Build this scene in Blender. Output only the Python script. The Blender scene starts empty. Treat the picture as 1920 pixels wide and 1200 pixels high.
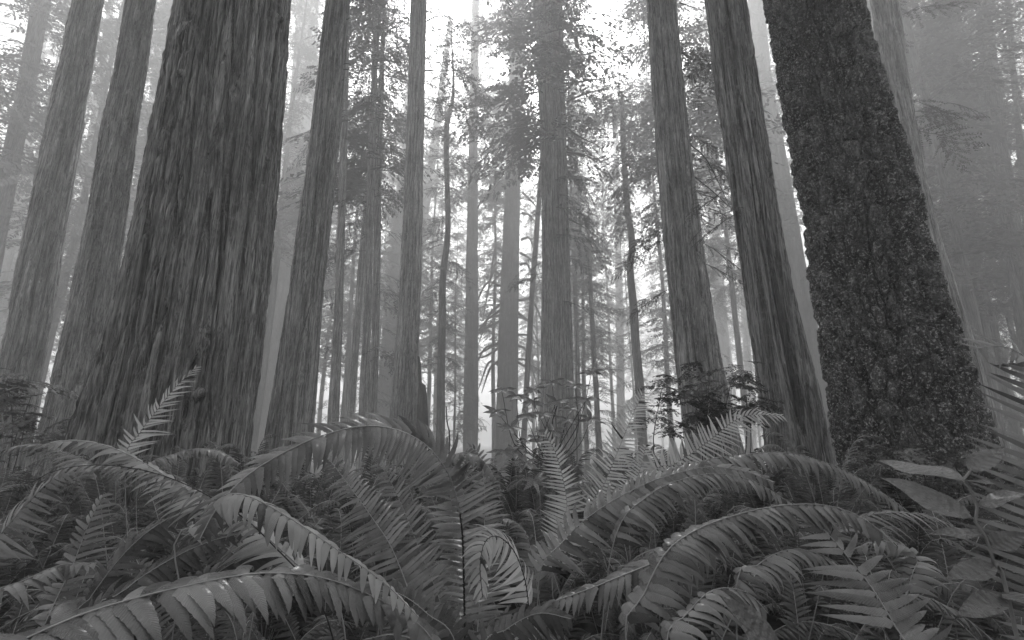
import bpy, math, random
import numpy as np
from math import radians, sin, cos, tan, pi

# ---------------------------------------------------------------- camera, sky, sun, exposure
SC = bpy.context.scene
COL = SC.collection
CAM_H, PITCH, FPX = 1.15, radians(13.0), 900.0
cam = bpy.data.cameras.new("camera"); camo = bpy.data.objects.new("camera", cam)
COL.objects.link(camo); SC.camera = camo
camo.location = (0, 0, CAM_H); camo.rotation_euler = (radians(90) + PITCH, 0, 0)
cam.sensor_width = 36; cam.lens = 36 * FPX / 1920; cam.clip_start = 0.02; cam.clip_end = 1000
SUN_EL, SUN_AZ = radians(54), radians(-3)          # in front of the camera, behind the trees
W = bpy.data.worlds.new("World"); SC.world = W; W.use_nodes = True
nt = W.node_tree; nt.nodes.clear()
sky = nt.nodes.new("ShaderNodeTexSky"); sky.sky_type = 'NISHITA'; sky.sun_disc = False
sky.sun_elevation = SUN_EL; sky.sun_rotation = SUN_AZ; sky.dust_density = 6.0; sky.air_density = 1.0
bw = nt.nodes.new("ShaderNodeRGBToBW"); bg = nt.nodes.new("ShaderNodeBackground"); wo = nt.nodes.new("ShaderNodeOutputWorld")
nt.links.new(sky.outputs[0], bw.inputs[0]); nt.links.new(bw.outputs[0], bg.inputs[0]); nt.links.new(bg.outputs[0], wo.inputs[0])
bg.inputs[1].default_value = 0.065
sl = bpy.data.lights.new("sun", 'SUN'); sl.energy = 1.5; sl.angle = radians(10); sl.color = (1, 1, 1)
so = bpy.data.objects.new("sun", sl); COL.objects.link(so)
from mathutils import Vector, Matrix, Quaternion
sd = Vector((sin(SUN_AZ) * cos(SUN_EL), cos(SUN_AZ) * cos(SUN_EL), sin(SUN_EL)))
so.rotation_euler = (-sd).to_track_quat('-Z', 'Y').to_euler()
so.location = (0, 30, 30)
SC.view_settings.view_transform = 'Standard'; SC.view_settings.look = 'None'; SC.view_settings.gamma = 1
SC.view_settings.use_curve_mapping = False; SC.view_settings.exposure = EXPOSURE = 2.42
SC.render.engine = 'CYCLES'
cy = SC.cycles
cy.use_denoising = True; cy.volume_bounces = 3; cy.max_bounces = 8; cy.diffuse_bounces = 3; cy.glossy_bounces = 2
cy.transmission_bounces = 3; cy.transparent_max_bounces = 4; cy.sample_clamp_indirect = 3; cy.volume_step_rate = 4
cy.use_adaptive_sampling = False; cy.denoising_prefilter = 'ACCURATE'

rng = np.random.default_rng(7); random.seed(7)
# ---------------------------------------------------------------- helpers
def px(x, y, Y):
    """world point seen at photograph pixel x, y at the distance Y in front of the camera"""
    a = (x - 960) / FPX; u = (600 - y) / FPX
    dy = cos(PITCH) - u * sin(PITCH); dz = sin(PITCH) + u * cos(PITCH)
    t = Y / dy
    return np.array((a * t, Y, CAM_H + dz * t))
PERM = np.random.default_rng(3).permutation(256); PERM = np.concatenate([PERM] * 3)
GR = np.random.default_rng(4).normal(size=(256, 3)); GR /= np.linalg.norm(GR, axis=1)[:, None]
def noise(p):
    p = np.asarray(p, float); i = np.floor(p).astype(int); f = p - i; u = f * f * f * (f * (f * 6 - 15) + 10); i &= 255
    out = 0
    for dx in (0, 1):
        for dy in (0, 1):
            for dz in (0, 1):
                h = PERM[PERM[PERM[(i[:, 0] + dx) & 255] + ((i[:, 1] + dy) & 255)] + ((i[:, 2] + dz) & 255)]
                g = GR[h]
                d = g[:, 0] * (f[:, 0] - dx) + g[:, 1] * (f[:, 1] - dy) + g[:, 2] * (f[:, 2] - dz)
                w = (u[:, 0] if dx else 1 - u[:, 0]) * (u[:, 1] if dy else 1 - u[:, 1]) * (u[:, 2] if dz else 1 - u[:, 2])
                out = out + w * d
    return out * 1.5
def fbm(p, o=3):
    p = np.asarray(p, float); a, s, r = 1, 0, 0
    for k in range(o):
        r = r + a * noise(p * 2 ** k + 17.3 * k); s += a; a *= .5
    return r / s
def cells(p):
    """F1, F2 distances and an id of the nearest cell"""
    i = np.floor(p).astype(int); n = len(p)
    f1 = np.full(n, 9.); f2 = np.full(n, 9.); idn = np.zeros(n)
    for dx in (-1, 0, 1):
        for dy in (-1, 0, 1):
            for dz in (-1, 0, 1):
                c = i + (dx, dy, dz); m = c & 255
                h = PERM[PERM[PERM[m[:, 0]] + m[:, 1]] + m[:, 2]]
                q = c + .5 + GR[h] * .42
                d = np.sqrt(((p - q) ** 2).sum(1))
                nw = d < f1
                f2 = np.where(nw, f1, np.minimum(f2, d)); idn = np.where(nw, h, idn); f1 = np.where(nw, d, f1)
    return f1, f2, idn / 255.
def mesh(name, V, F, mat=None, smooth=True, uv=None, attr=None):
    V = np.ascontiguousarray(V, dtype=np.float32); F = np.asarray(F, dtype=np.int32)
    me = bpy.data.meshes.new(name); k = F.shape[1]
    me.vertices.add(len(V)); me.vertices.foreach_set("co", V.ravel())
    me.loops.add(F.size); me.loops.foreach_set("vertex_index", F.ravel())
    me.polygons.add(len(F)); me.polygons.foreach_set("loop_start", np.arange(0, F.size, k, dtype=np.int32))
    me.polygons.foreach_set("loop_total", np.full(len(F), k, dtype=np.int32))
    me.polygons.foreach_set("use_smooth", np.full(len(F), smooth))
    if uv is not None:
        l = me.uv_layers.new(name="UVMap"); l.data.foreach_set("uv", np.asarray(uv, np.float32)[F.ravel()].ravel())
    if attr is not None:
        for n_, a_ in attr.items():
            at = me.attributes.new(n_, 'FLOAT', 'POINT'); at.data.foreach_set("value", np.asarray(a_, np.float32))
    me.update(calc_edges=True)
    if mat: me.materials.append(mat)
    return me
def obj(name, data, parent=None, loc=None, M=None):
    o = bpy.data.objects.new(name, data); COL.objects.link(o)
    if parent: o.parent = parent
    if loc is not None: o.location = loc
    if M is not None: o.matrix_basis = M
    return o
def thing(name, label, cat, loc, group=None, rz=0):
    o = obj(name, None, None, loc); o.empty_display_size = .2; o.rotation_euler = (0, 0, rz)
    return tag(o, label, cat, group)
def tag(o, label=None, cat=None, group=None, kind=None):
    for k, v in (('label', label), ('category', cat), ('group', group), ('kind', kind)):
        if v: o[k] = v
    return o
def merge(parts):
    Vs, Fs, n = [], [], 0
    for V, F in parts:
        Vs.append(V); Fs.append(np.asarray(F) + n); n += len(V)
    return np.concatenate(Vs), np.concatenate(Fs)
def smoothpath(P, n):
    """Catmull-Rom through the points, n samples evenly by length"""
    P = np.asarray(P, float); Q = np.vstack([2 * P[0] - P[1], P, 2 * P[-1] - P[-2]])
    out = []
    for i in range(len(P) - 1):
        a, b, c, d = Q[i:i + 4]
        for t in np.linspace(0, 1, 12, endpoint=False):
            out.append(.5 * (2 * b + (c - a) * t + (2 * a - 5 * b + 4 * c - d) * t * t + (3 * b - a - 3 * c + d) * t ** 3))
    out.append(P[-1]); out = np.array(out)
    s = np.r_[0, np.cumsum(np.linalg.norm(np.diff(out, axis=0), axis=1))]
    u = np.linspace(0, s[-1], n)
    return np.stack([np.interp(u, s, out[:, k]) for k in range(out.shape[1])], 1)
def norm(v): return v / np.maximum(np.linalg.norm(v, axis=-1, keepdims=True), 1e-9)
def tube(P, R, k=5):
    P = np.asarray(P, float); n = len(P); R = np.broadcast_to(np.asarray(R, float), (n,))
    T = norm(np.gradient(P, axis=0)); up = np.tile((0., 0, 1), (n, 1)); up[np.abs(T[:, 2]) > .9] = (0, 1, 0)
    if 0 < np.sum(np.abs(T[:, 2]) > .9) < n: up = np.tile((.13, .97, .2), (n, 1))
    A = norm(np.cross(T, up)); B = np.cross(A, T); th = np.arange(k) * 2 * pi / k
    V = P[:, None] + R[:, None, None] * (A[:, None] * np.cos(th)[None, :, None] + B[:, None] * np.sin(th)[None, :, None])
    i, j = np.meshgrid(np.arange(n - 1), np.arange(k), indexing='ij'); j2 = (j + 1) % k
    F = np.stack([i * k + j, i * k + j2, (i + 1) * k + j2, (i + 1) * k + j], -1).reshape(-1, 4)
    return V.reshape(-1, 3), F

# ---------------------------------------------------------------- materials (all neutral greys: the place is shown in monochrome)
def mat(name, rough=.7, spec=.4):
    m = bpy.data.materials.new(name); m.use_nodes = True; b = m.node_tree.nodes["Principled BSDF"]
    b.inputs["Roughness"].default_value = rough; b.inputs["Specular IOR Level"].default_value = spec
    return m, m.node_tree, b
def node(t, kind, **kw):
    n = t.nodes.new(kind)
    for k, v in kw.items():
        if k in n.inputs: n.inputs[k].default_value = v
        else: setattr(n, k, v)
    return n
def ramp(t, src, stops):
    r = t.nodes.new("ShaderNodeValToRGB"); e = r.color_ramp.elements
    while len(e) > len(stops): e.remove(e[-1])
    while len(e) < len(stops): e.new(.5)
    for i, (p, v) in enumerate(stops): e[i].position = p; e[i].color = (v, v, v, 1)
    t.links.new(src, r.inputs[0]); return r.outputs[0]
def bark(name, lo, hi, stretch=9, scale=9, bump=.35, dist=.02, lichen=0., rough=.85, lic=.3, lscale=14, plates=False):
    m, t, b = mat(name, rough, .25)
    tc = node(t, "ShaderNodeTexCoord"); mp = node(t, "ShaderNodeMapping"); mp.inputs["Scale"].default_value = (1, 1, 1 / stretch)
    t.links.new(tc.outputs["Object"], mp.inputs[0])
    n1 = node(t, "ShaderNodeTexNoise", Scale=scale, Detail=8.0, Roughness=.62); t.links.new(mp.outputs[0], n1.inputs["Vector"])
    n2 = node(t, "ShaderNodeTexNoise", Scale=scale * 5, Detail=6.0, Roughness=.6); t.links.new(mp.outputs[0], n2.inputs["Vector"])
    n3 = node(t, "ShaderNodeTexNoise", Scale=.9, Detail=4.0); t.links.new(tc.outputs["Object"], n3.inputs["Vector"])
    c1 = ramp(t, n1.outputs[0], [(.3, lo), (.7, hi)])
    mx = node(t, "ShaderNodeMix", data_type='RGBA', blend_type='MULTIPLY'); mx.inputs[0].default_value = .8
    c3 = ramp(t, n3.outputs[0], [(.3, .55), (.7, 1.0)])
    t.links.new(c1, mx.inputs[6]); t.links.new(c3, mx.inputs[7])
    fx = node(t, "ShaderNodeMix", data_type='RGBA', blend_type='MULTIPLY'); fx.inputs[0].default_value = 1.
    t.links.new(mx.outputs[2], fx.inputs[6]); t.links.new(ramp(t, n2.outputs[0], [(.38, .35), (.62, 1.25)]), fx.inputs[7]); out = fx.outputs[2]
    if plates:
        at = node(t, "ShaderNodeAttribute", attribute_name="plate"); px_ = node(t, "ShaderNodeMix", data_type='RGBA', blend_type='MULTIPLY'); px_.inputs[0].default_value = 1.
        t.links.new(out, px_.inputs[6]); t.links.new(ramp(t, at.outputs["Fac"], [(.0, .3), (1., 1.9)]), px_.inputs[7]); out = px_.outputs[2]
    if lichen:
        n4 = node(t, "ShaderNodeTexNoise", Scale=float(lscale), Detail=10.0, Roughness=.72); t.links.new(tc.outputs["Object"], n4.inputs["Vector"])
        msk = ramp(t, n4.outputs[0], [(.53, 0), (.61, lichen)])
        m2 = node(t, "ShaderNodeMix", data_type='RGBA'); m2.inputs[7].default_value = (lic, lic, lic, 1)
        t.links.new(msk, m2.inputs[0]); t.links.new(out, m2.inputs[6]); out = m2.outputs[2]
    t.links.new(out, b.inputs["Base Color"])
    ad = node(t, "ShaderNodeMath", operation='ADD'); t.links.new(n1.outputs[0], ad.inputs[0]); t.links.new(n2.outputs[0], ad.inputs[1])
    bp = node(t, "ShaderNodeBump", Strength=bump, Distance=dist); t.links.new(ad.outputs[0], bp.inputs["Height"]); t.links.new(bp.outputs[0], b.inputs["Normal"])
    return m
M_RED = bark("redwood_bark", .04, .78, 27, 12, 1.0, .06, .3, lic=.5, lscale=9)
M_FAR = bark("distant_bark", .08, .22, 14, 5, .8, .06)
M_FIR = bark("fir_bark", .03, .30, 2.6, 15, 1.0, .09, .95, .62, .8, 38, plates=True)
M_DEAD = bark("dead_wood", .04, .12, 10, 14, .8, .02)
# ---------------------------------------------------------------- ground and haze
def gz(x, y):
    x = np.asarray(x, float); y = np.asarray(y, float)
    p = np.stack([np.ravel(x) * .12, np.ravel(y) * .12, 0 * np.ravel(x) + 3.1], 1)
    q = p * 5; q[:, 2] = 9
    z = (noise(p) * .22 + noise(q) * .05).reshape(x.shape)
    return z - .02 - 4.2 * (1 - np.exp(-np.maximum(y - 6.5, 0) / 18))
m, t, b = mat("forest_floor", .95, .2)
tc = node(t, "ShaderNodeTexCoord"); n1 = node(t, "ShaderNodeTexNoise", Scale=6.0, Detail=8.0, Roughness=.7); t.links.new(tc.outputs["Object"], n1.inputs["Vector"])
t.links.new(ramp(t, n1.outputs[0], [(.3, .012), (.7, .045)]), b.inputs["Base Color"])
bp = node(t, "ShaderNodeBump", Strength=.8, Distance=.05); t.links.new(n1.outputs[0], bp.inputs["Height"]); t.links.new(bp.outputs[0], b.inputs["Normal"])
s = np.linspace(-1, 1, 161); g = np.sign(s) * np.abs(s) ** 1.8 * 120; gy = np.abs(np.linspace(0, 1, 181)) ** 1.7 * 195 - 10
X, Y = np.meshgrid(g, gy); Z = gz(X, Y); nx = len(g)
i, j = np.meshgrid(np.arange(len(gy) - 1), np.arange(nx - 1), indexing='ij'); a0 = (i * nx + j).ravel()
tag(obj("ground", mesh("ground", np.stack([X, Y, Z], -1).reshape(-1, 3), np.stack([a0, a0 + 1, a0 + nx + 1, a0 + nx], 1), m)), "dark forest floor of litter and duff under the ferns", None, None, 'structure')

HT = 86.0
hm = bpy.data.materials.new("haze"); hm.use_nodes = True; t = hm.node_tree; t.nodes.clear()
pv = node(t, "ShaderNodeVolumePrincipled", Density=.0082, Anisotropy=.42); pv.inputs["Color"].default_value = (.97, .97, .97, 1)
t.links.new(pv.outputs[0], node(t, "ShaderNodeOutputMaterial").inputs["Volume"])
x0, x1, y0, y1, z0, z1 = -125, 125, -14, 190, -6.5, HT
V = [(x, y, z) for z in (z0, z1) for y in (y0, y1) for x in (x0, x1)]
hz = obj("haze", mesh("haze", V, [(0, 2, 3, 1), (4, 5, 7, 6), (0, 1, 5, 4), (2, 6, 7, 3), (0, 4, 6, 2), (1, 3, 7, 5)], hm, False))
tag(hz, "pale morning fog filling the forest between the trunks", None, None, 'stuff')

# ---------------------------------------------------------------- trunks
def back(D, k=1.6): return D + k * max(D - 7.2, 0)
def profile(D, S, base_flare=.0, top=84.):
    """centre and radius of a trunk at world heights, from the photographed edges (y, x_left, x_right) at distance D"""
    z, cx, r = [], [], []
    for (y, a, c) in S:
        A, B = px(a, y, D), px(c, y, D)
        z.append(A[2]); cx.append((A[0] + B[0]) / 2)
        r.append((B[0] - A[0]) / 2 * D / math.hypot(D, cx[-1]) ** 1)
    o = np.argsort(z); z = np.array(z)[o]; cx = np.array(cx)[o]; r = np.array(r)[o]
    # down to the ground
    g0 = float(gz(cx[0], D)) - .25
    if z[0] > g0 + .1:
        k = (cx[1] - cx[0]) / (z[1] - z[0]); kr = (r[1] - r[0]) / (z[1] - z[0])
        z = np.r_[g0, z]; cx = np.r_[cx[0] + k * (g0 - z[1]), cx]; r = np.r_[r[0] + max(-kr, 0) * min(z[1] - g0, 1.5) + base_flare, r]
    m2 = len(z) // 2; k = (cx[-1] - cx[m2]) / (z[-1] - z[m2]); kr = min((r[-1] - r[m2]) / (z[-1] - z[m2]), -.004)
    zz = np.linspace(z[-1], top, 6)[1:]
    cx = np.r_[cx, cx[-1] + k * (zz - z[-1])]; r = np.r_[r, np.maximum(r[-1] + kr * (zz - z[-1]) * .6, r[-1] * .3)]; z = np.r_[z, zz]
    return z, cx, r
def smooth_interp(zs, z, v, w):
    out = 0
    for d in (-1, -.5, 0, .5, 1): out = out + np.interp(zs + d * w, z, v)
    return out / 5
def bark_red(th, zs, R0, ku, kv, depth, seed, twist=0.):
    th = th + twist * zs + .03 * noise(np.stack([np.cos(th) * 2, np.sin(th) * 2, zs * .25 + seed], 1))
    c, s_ = np.cos(th) * R0, np.sin(th) * R0
    q = np.stack([c * ku, s_ * ku, zs * kv + seed * 7.7], 1)
    n1 = np.abs(noise(q)); n2 = np.abs(noise(q * (2.1, 2.1, 2.4) + 31)); n3 = noise(q * (5, 5, 9) + 11)
    big = noise(q * (.3, .3, .3) + 5)
    gate = np.clip(.8 + 1.2 * noise(q * (.6, .6, .35) + 77), .3, 1.35)
    h = np.minimum(n1 * 6.5, 1) ** .6 + .25 * np.minimum(n1 * 2.2, 1)
    n4 = noise(q * (9, 9, 14) + 3)
    return 1.5 * depth * (h - 1) * gate + depth * .6 * (np.minimum(n2 * 4.5, 1) ** .7 - 1) * gate + depth * .26 * n3 + depth * .2 * n4 + depth * .8 * big
def bark_fir(th, zs, R0, depth, seed):
    th = th - .012 * zs
    c, s_ = np.cos(th) * R0, np.sin(th) * R0
    w = np.stack([c * 3, s_ * 3, zs * 2.2], 1); wn = noise(w) * .5; wm = noise(w + 40) * .5
    q = np.stack([c * 9.5 + wn, s_ * 9.5 + wn, zs * 4.4 + wm + seed], 1)
    f1, f2, idn = cells(q)
    e = np.clip((f2 - f1) * 3.6, 0, 1) ** .6
    f3, f4, id2 = cells(q * (2.6, 2.6, 2.4) + 7)
    e2 = np.clip((f4 - f3) * 2.5, 0, 1)
    cleft = np.minimum(np.abs(noise(np.stack([c * 4.2, s_ * 4.2, zs * .5 + seed], 1))) * 7, 1) ** .7
    bark_fir.tone = np.clip(idn * .6 + id2 * .4, 0, 1)
    return depth * ((e - 1) * 1.1 + (idn - .5) * .55 + (e2 - 1) * .25 + (id2 - .5) * .2 + .26 * fbm(q * (4, 4, 5), 4) + (cleft - 1) * 1.3)
def trunk_mesh(name, D, S, nt_, nz, kind, depth, m, ku=9, kv=1.0, seed=0, flare=0, top=84., front=.75, ymax=None, lobes=0., twist=0., extra=None, yoff=0., kk=1.):
    z, cx, r = profile(D, S, flare, top)
    bx, by = float(cx[0]), D; zvis = px(960, -60, D)[2]
    zvis = min(zvis, top - .5)
    zs = np.r_[np.linspace(z[0], zvis, int(nz * .93), endpoint=False), np.linspace(zvis, top, nz - int(nz * .93))]
    # angle: denser on the half that faces the camera
    u = np.arange(nt_) / nt_; a0 = math.atan2(-D, -np.interp(2, z, cx))
    nf = int(nt_ * front); th = np.r_[np.linspace(-1.8, 1.8, nf, endpoint=False), np.linspace(1.8, 2 * pi - 1.8, nt_ - nf, endpoint=False)] + a0
    w = (z[-6] - z[0]) * .05
    C = smooth_interp(zs, z, cx, w); R = smooth_interp(zs, z, r, w)
    TH, ZS = np.meshgrid(th, zs); RR = np.repeat(R[:, None], nt_, 1)
    thf, zf = TH.ravel(), ZS.ravel(); R0 = float(np.median(R[:int(nz * .7)]))
    if kind == 'red': d = bark_red(thf, zf, R0, ku, kv, depth, seed, twist)
    elif kind == 'fir': d = bark_fir(thf, zf, R0, depth, seed)
    if lobes:
        lobes *= kk
        lb = noise(np.stack([np.cos(thf) * 2.2 + seed, np.sin(thf) * 2.2, zf * .12], 1))
        d = d + lobes * lb * np.exp(-np.maximum(zf, 0) / 2.5) + lobes * .25 * lb
    if extra is not None: d = d + extra(thf, zf, RR.ravel(), np.repeat(C, nt_))
    rad = RR.ravel() + d + depth * .5 - (.03 if kind == 'fir' else 0)
    wob = .0
    X = np.repeat(C, nt_) + rad * np.cos(thf) - bx; Y = rad * np.sin(thf) + yoff
    V = np.stack([X, Y, zf], 1)
    i, j = np.meshgrid(np.arange(nz - 1), np.arange(nt_), indexing='ij'); j2 = (j + 1) % nt_
    F = np.stack([i * nt_ + j, i * nt_ + j2, (i + 1) * nt_ + j2, (i + 1) * nt_ + j], -1).reshape(-1, 4)
    return mesh(name, V, F, m, attr={'plate': bark_fir.tone} if kind == 'fir' else None), (bx, by, 0.0), (z, cx, r)
TREES = {}
def on_trunk(x, y, D, S, kk=1):
    """angle and height of the trunk surface seen at a photograph pixel"""
    z_, c_, r_ = profile(D, S)
    Yd = D
    for _ in range(12):
        P = px(x, y, Yd); R = np.interp(P[2], z_, r_); dx = np.clip(P[0] - np.interp(P[2], z_, c_), -R * .98, R * .98); Yd = D - math.sqrt(R * R - dx * dx)
    return math.atan2(Yd - D, dx), P[2]
def knots(D, S, L):
    """round swellings (+) and hollows (-): (x, y, width m, height m, depth m)"""
    pts = [on_trunk(x, y, D, S) + (w, h, d) for (x, y, w, h, d) in L]
    def f(th, zz, R, C):
        out = 0
        for (a, b, w, h, d) in pts:
            da = (th - a + pi) % (2 * pi) - pi; q = (da * R / w) ** 2 + ((zz - b) / h) ** 2; out = out + d * np.exp(-q ** 1.5)
        return out
    return f
def strips(D, S, L):
    """long raised or sunken strips: (pixel path, half width m, depth m)"""
    data = [(np.array([on_trunk(x, y, D, S) for x, y in p]), w, d) for p, w, d in L]
    def f(th, zz, R, C):
        out = 0
        for A, w, d in data:
            A = A[np.argsort(A[:, 1])]; a = np.interp(zz, A[:, 1], A[:, 0]); da = (th - a + pi) % (2 * pi) - pi
            inz = np.clip((zz - A[0, 1] + .3) / .3, 0, 1) * np.clip((A[-1, 1] - zz) / .9, 0, 1)
            out = out + d * inz * np.exp(-(da * R / (w * (.35 + .65 * inz))) ** 4)
        return out
    return f
def tree(key, name, label, cat, D, S, nt_, nz, depth, m, group=None, kind='red', **kw):
    kk = back(D) / D; D = back(D); depth *= kk; kw['ku'] = kw.get('ku', 9) / kk; kw['kv'] = kw.get('kv', 1.) / kk; kw['kk'] = kk
    me, loc, pr = trunk_mesh("trunk", D, S, nt_, nz, kind, depth, m, seed=len(TREES) * 1.7, **kw)
    o = thing(name, label, cat, loc, group)
    tag(obj("trunk", me, o))
    TREES[key] = (o, pr, D); return o

SL = [(0, 347, 548), (150, 316, 540), (300, 288, 526), (450, 260, 514), (600, 224, 503), (700, 192, 492), (800, 158, 482), (860, 132, 476)]
tree('L', "giant_redwood_tree", "widest redwood with deeply furrowed bark and swollen base, left of centre", "tree", 6.0,
     SL, 580, 740, .075, M_RED, ku=8, kv=.42, lobes=.08, twist=.03, top=60, extra=knots(6.0, SL, [(385, 640, .2, .15, .06), (388, 632, .05, .04, -.04), (362, 692, .035, .12, -.2), (371, 738, .05, .06, .13), (350, 775, .035, .13, -.16), (528, 38, .05, .06, .09), (524, 75, .03, .2, -.07), (500, 300, .035, .04, .07), (500, 330, .03, .14, -.07), (347, 145, .05, .05, .05)]))
tree('R', "old_fir_tree", "massive dark fir with rough scaly lichen-flecked bark leaning inward on the right side", "tree", 5.0,
     [(0, 1425, 1617), (200, 1458, 1667), (300, 1474, 1704), (400, 1490, 1732), (500, 1502, 1756), (600, 1520, 1784), (700, 1533, 1822), (800, 1545, 1848), (870, 1556, 1872)],
     560, 720, .06, M_FIR, kind='fir', top=60)
tree('2', "redwood_tree", "dark redwood second from the left edge, fog glowing beside it", "tree", 9.6,
     [(0, 140, 192), (150, 108, 170), (300, 75, 146), (450, 45, 122), (600, 15, 97), (740, -14, 76)], 180, 240, .05, M_RED, ku=5, kv=.4, lobes=.1)
tree('3', "redwood_tree", "mottled redwood with a bulge below the top, directly left of the widest trunk", "tree", 8.6,
     [(0, 234, 293), (80, 222, 284), (185, 206, 268), (205, 193, 263), (300, 182, 252), (450, 158, 232), (600, 124, 208), (740, 94, 192), (800, 75, 185)], 180, 260, .025, M_RED, ku=9, kv=1.6, lobes=.05)
tree('6', "redwood_tree", "slender dark redwood with short broken branch stubs, right of the widest trunk", "tree", 8.8,
     [(0, 615, 653), (150, 597, 645), (300, 578, 631), (450, 557, 617), (600, 536, 601), (700, 521, 594), (800, 505, 583)], 200, 280, .035, M_RED, ku=8, kv=.6, lobes=.08)
tree('11', "redwood_tree", "straight grey redwood with a jagged broken slab at its right foot", "tree", 13,
     [(0, 772, 799), (150, 767, 796), (300, 761, 792), (450, 755, 790), (600, 748, 786), (700, 740, 785), (800, 730, 785), (860, 724, 785)], 180, 260, .035, M_RED, ku=7, kv=.5, lobes=.06)
tree('20', "redwood_tree", "tall smooth redwood rising behind the dark leafy bush", "tree", 9.2,
     [(0, 1215, 1266), (150, 1224, 1279), (300, 1235, 1293), (450, 1247, 1312), (600, 1260, 1337), (700, 1268, 1355), (800, 1280, 1375), (860, 1285, 1395)], 220, 280, .035, M_RED, ku=8, kv=.6, lobes=.1)
S21 = [(0, 1323, 1396), (150, 1340, 1417), (300, 1360, 1441), (450, 1382, 1462), (600, 1402, 1492), (700, 1418, 1520), (800, 1432, 1545), (900, 1440, 1570)]
tree('21', "scarred_redwood_tree", "split redwood with a long healed scar strip, beside the scaly fir", "tree", 7.2,
     S21, 320, 440, .04, M_RED, ku=8, kv=.6, lobes=.12, extra=strips(7.2, S21, [([(1392, 200), (1400, 320), (1412, 440), (1432, 560), (1452, 680), (1472, 800), (1490, 900)], .075, .075), ([(1374, 250), (1384, 400), (1404, 560), (1424, 700), (1440, 850)], .03, -.07), ([(1414, 240), (1424, 300)], .03, -.05), ([(1440, 430), (1458, 540), (1480, 660), (1502, 780)], .06, -.16)]))
tree('23', "redwood_tree", "pale ribbed redwood partly hidden behind the scaly fir", "tree", 9.6,
     [(0, 1632, 1683), (150, 1646, 1702), (300, 1668, 1726), (450, 1694, 1758), (600, 1733, 1806), (700, 1760, 1838)], 180, 240, .035, M_RED, ku=7, kv=.5, lobes=.1)
# the two fused trunks in the middle
o = tree('17', "twin_redwood_tree", "two redwood stems fused side by side with a dark seam between them", "tree", 17,
     [(0, 1004, 1032), (200, 1012, 1038), (300, 1016, 1042), (450, 1018, 1044), (600, 1016, 1046), (800, 1014, 1050)], 140, 240, .03, M_RED, ku=6, kv=.45, lobes=.05)
me, l2, pr = trunk_mesh("trunk", back(17) + .3, [(0, 1026, 1054), (120, 1028, 1057), (200, 1030, 1060), (300, 1031, 1062), (450, 1036, 1066), (600, 1038, 1071), (800, 1034, 1078)], 140, 240, 'red', .045, M_RED, ku=4, kv=.3, seed=31, lobes=.05)
obj("trunk", me, o, (l2[0] - o.location.x, .3, 0))
tree('7', "redwood_tree", "thin straight trunk close to the right of the stubbed redwood", "tree", 14.2, [(0, 644, 656), (300, 637, 650), (600, 627, 642), (800, 614, 635)], 60, 120, .02, M_RED, ku=6, kv=.5)
tree('8', "redwood_tree", "left one of the close pair of thin straight trunks", "tree", 14.8, [(0, 702, 710), (300, 690, 703), (600, 681, 695), (800, 672, 690)], 60, 120, .02, M_RED, ku=6, kv=.5)
tree('9', "redwood_tree", "right one of the close pair of thin straight trunks", "tree", 15.2, [(0, 718, 724), (300, 703, 715), (600, 698, 712), (800, 689, 706)], 60, 120, .02, M_RED, ku=6, kv=.5)
tree('10', "redwood_tree", "thin slanting trunk leaning towards the close pair", "tree", 15.8, [(250, 692, 699), (350, 685, 693), (600, 663, 676), (800, 647, 661)], 60, 120, .02, M_RED, ku=6, kv=.5)
# ---------------------------------------------------------------- far trunks, paler with the fog
G_FAR = "fog-faded trunks far behind"
def far(key, label, D, S, **kw):
    return tree(key, "redwood_tree", label, "tree", D, S, 56, 130, .04, M_FAR, G_FAR, ku=3.5, kv=.25, top=84, **kw)
far('1', "pale foggy trunk slanting in from the left edge under the bright gap", 15, [(0, 62, 96), (150, 36, 68), (300, 2, 40), (450, -32, 12)])
far('1b', "dim grey trunk low at the left edge behind the slanting pale one", 27, [(340, 20, 55), (600, -22, 25), (700, -45, 10)])
far('3b', "pale trunk peeping out directly left of the widest redwood", 29, [(0, 300, 327), (225, 274, 298), (450, 229, 252), (600, 203, 226)])
far('3c', "thin foggy stem between the second and third trunks from the left", 24, [(100, 190, 201), (300, 158, 172), (400, 149, 161), (600, 130, 145)])
far('5', "broad pale trunk in fog between the widest redwood and the stubbed one", 30, [(0, 556, 600), (150, 548, 592), (300, 534, 580), (600, 497, 545), (750, 483, 522)])
far('10b', "pale trunk showing just left of the straight grey redwood", 34, [(100, 768, 790), (300, 750, 772), (600, 719, 745), (790, 702, 730)])
far('12', "thin ghostly trunk slanting up to the right of the straight grey redwood", 36, [(100, 832, 842), (240, 813, 826), (425, 784, 800), (600, 760, 778)])
far('14', "straight pale trunk just left of the brightest glow", 29, [(0, 886, 898), (300, 879, 895), (600, 873, 896), (830, 868, 896)])
far('15', "broad pale trunk fading into the brightest glow", 31, [(0, 961, 986), (300, 949, 976), (600, 936, 971), (830, 929, 970)])
far('16', "thin slanting stem directly left of the fused stems", 23, [(320, 1011, 1019), (600, 990, 998), (730, 983, 991)])
far('21b', "foggy trunk in the gap between scarred redwood and scaly fir", 24, [(0, 1403, 1430), (150, 1416, 1447), (300, 1438, 1476), (500, 1466, 1510), (600, 1482, 1530)])
far('28', "ghostly trunk right of the smooth redwood above the leafy bush", 40, [(500, 1335, 1355), (600, 1342, 1364), (750, 1350, 1374)])
far('29', "faintest narrow trunk in the gap before the scarred redwood", 46, [(500, 1384, 1396), (700, 1396, 1410)])
far('30', "ghostly trunk just right of the fused stems", 44, [(400, 1068, 1080), (600, 1070, 1084), (750, 1071, 1086)])
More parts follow.
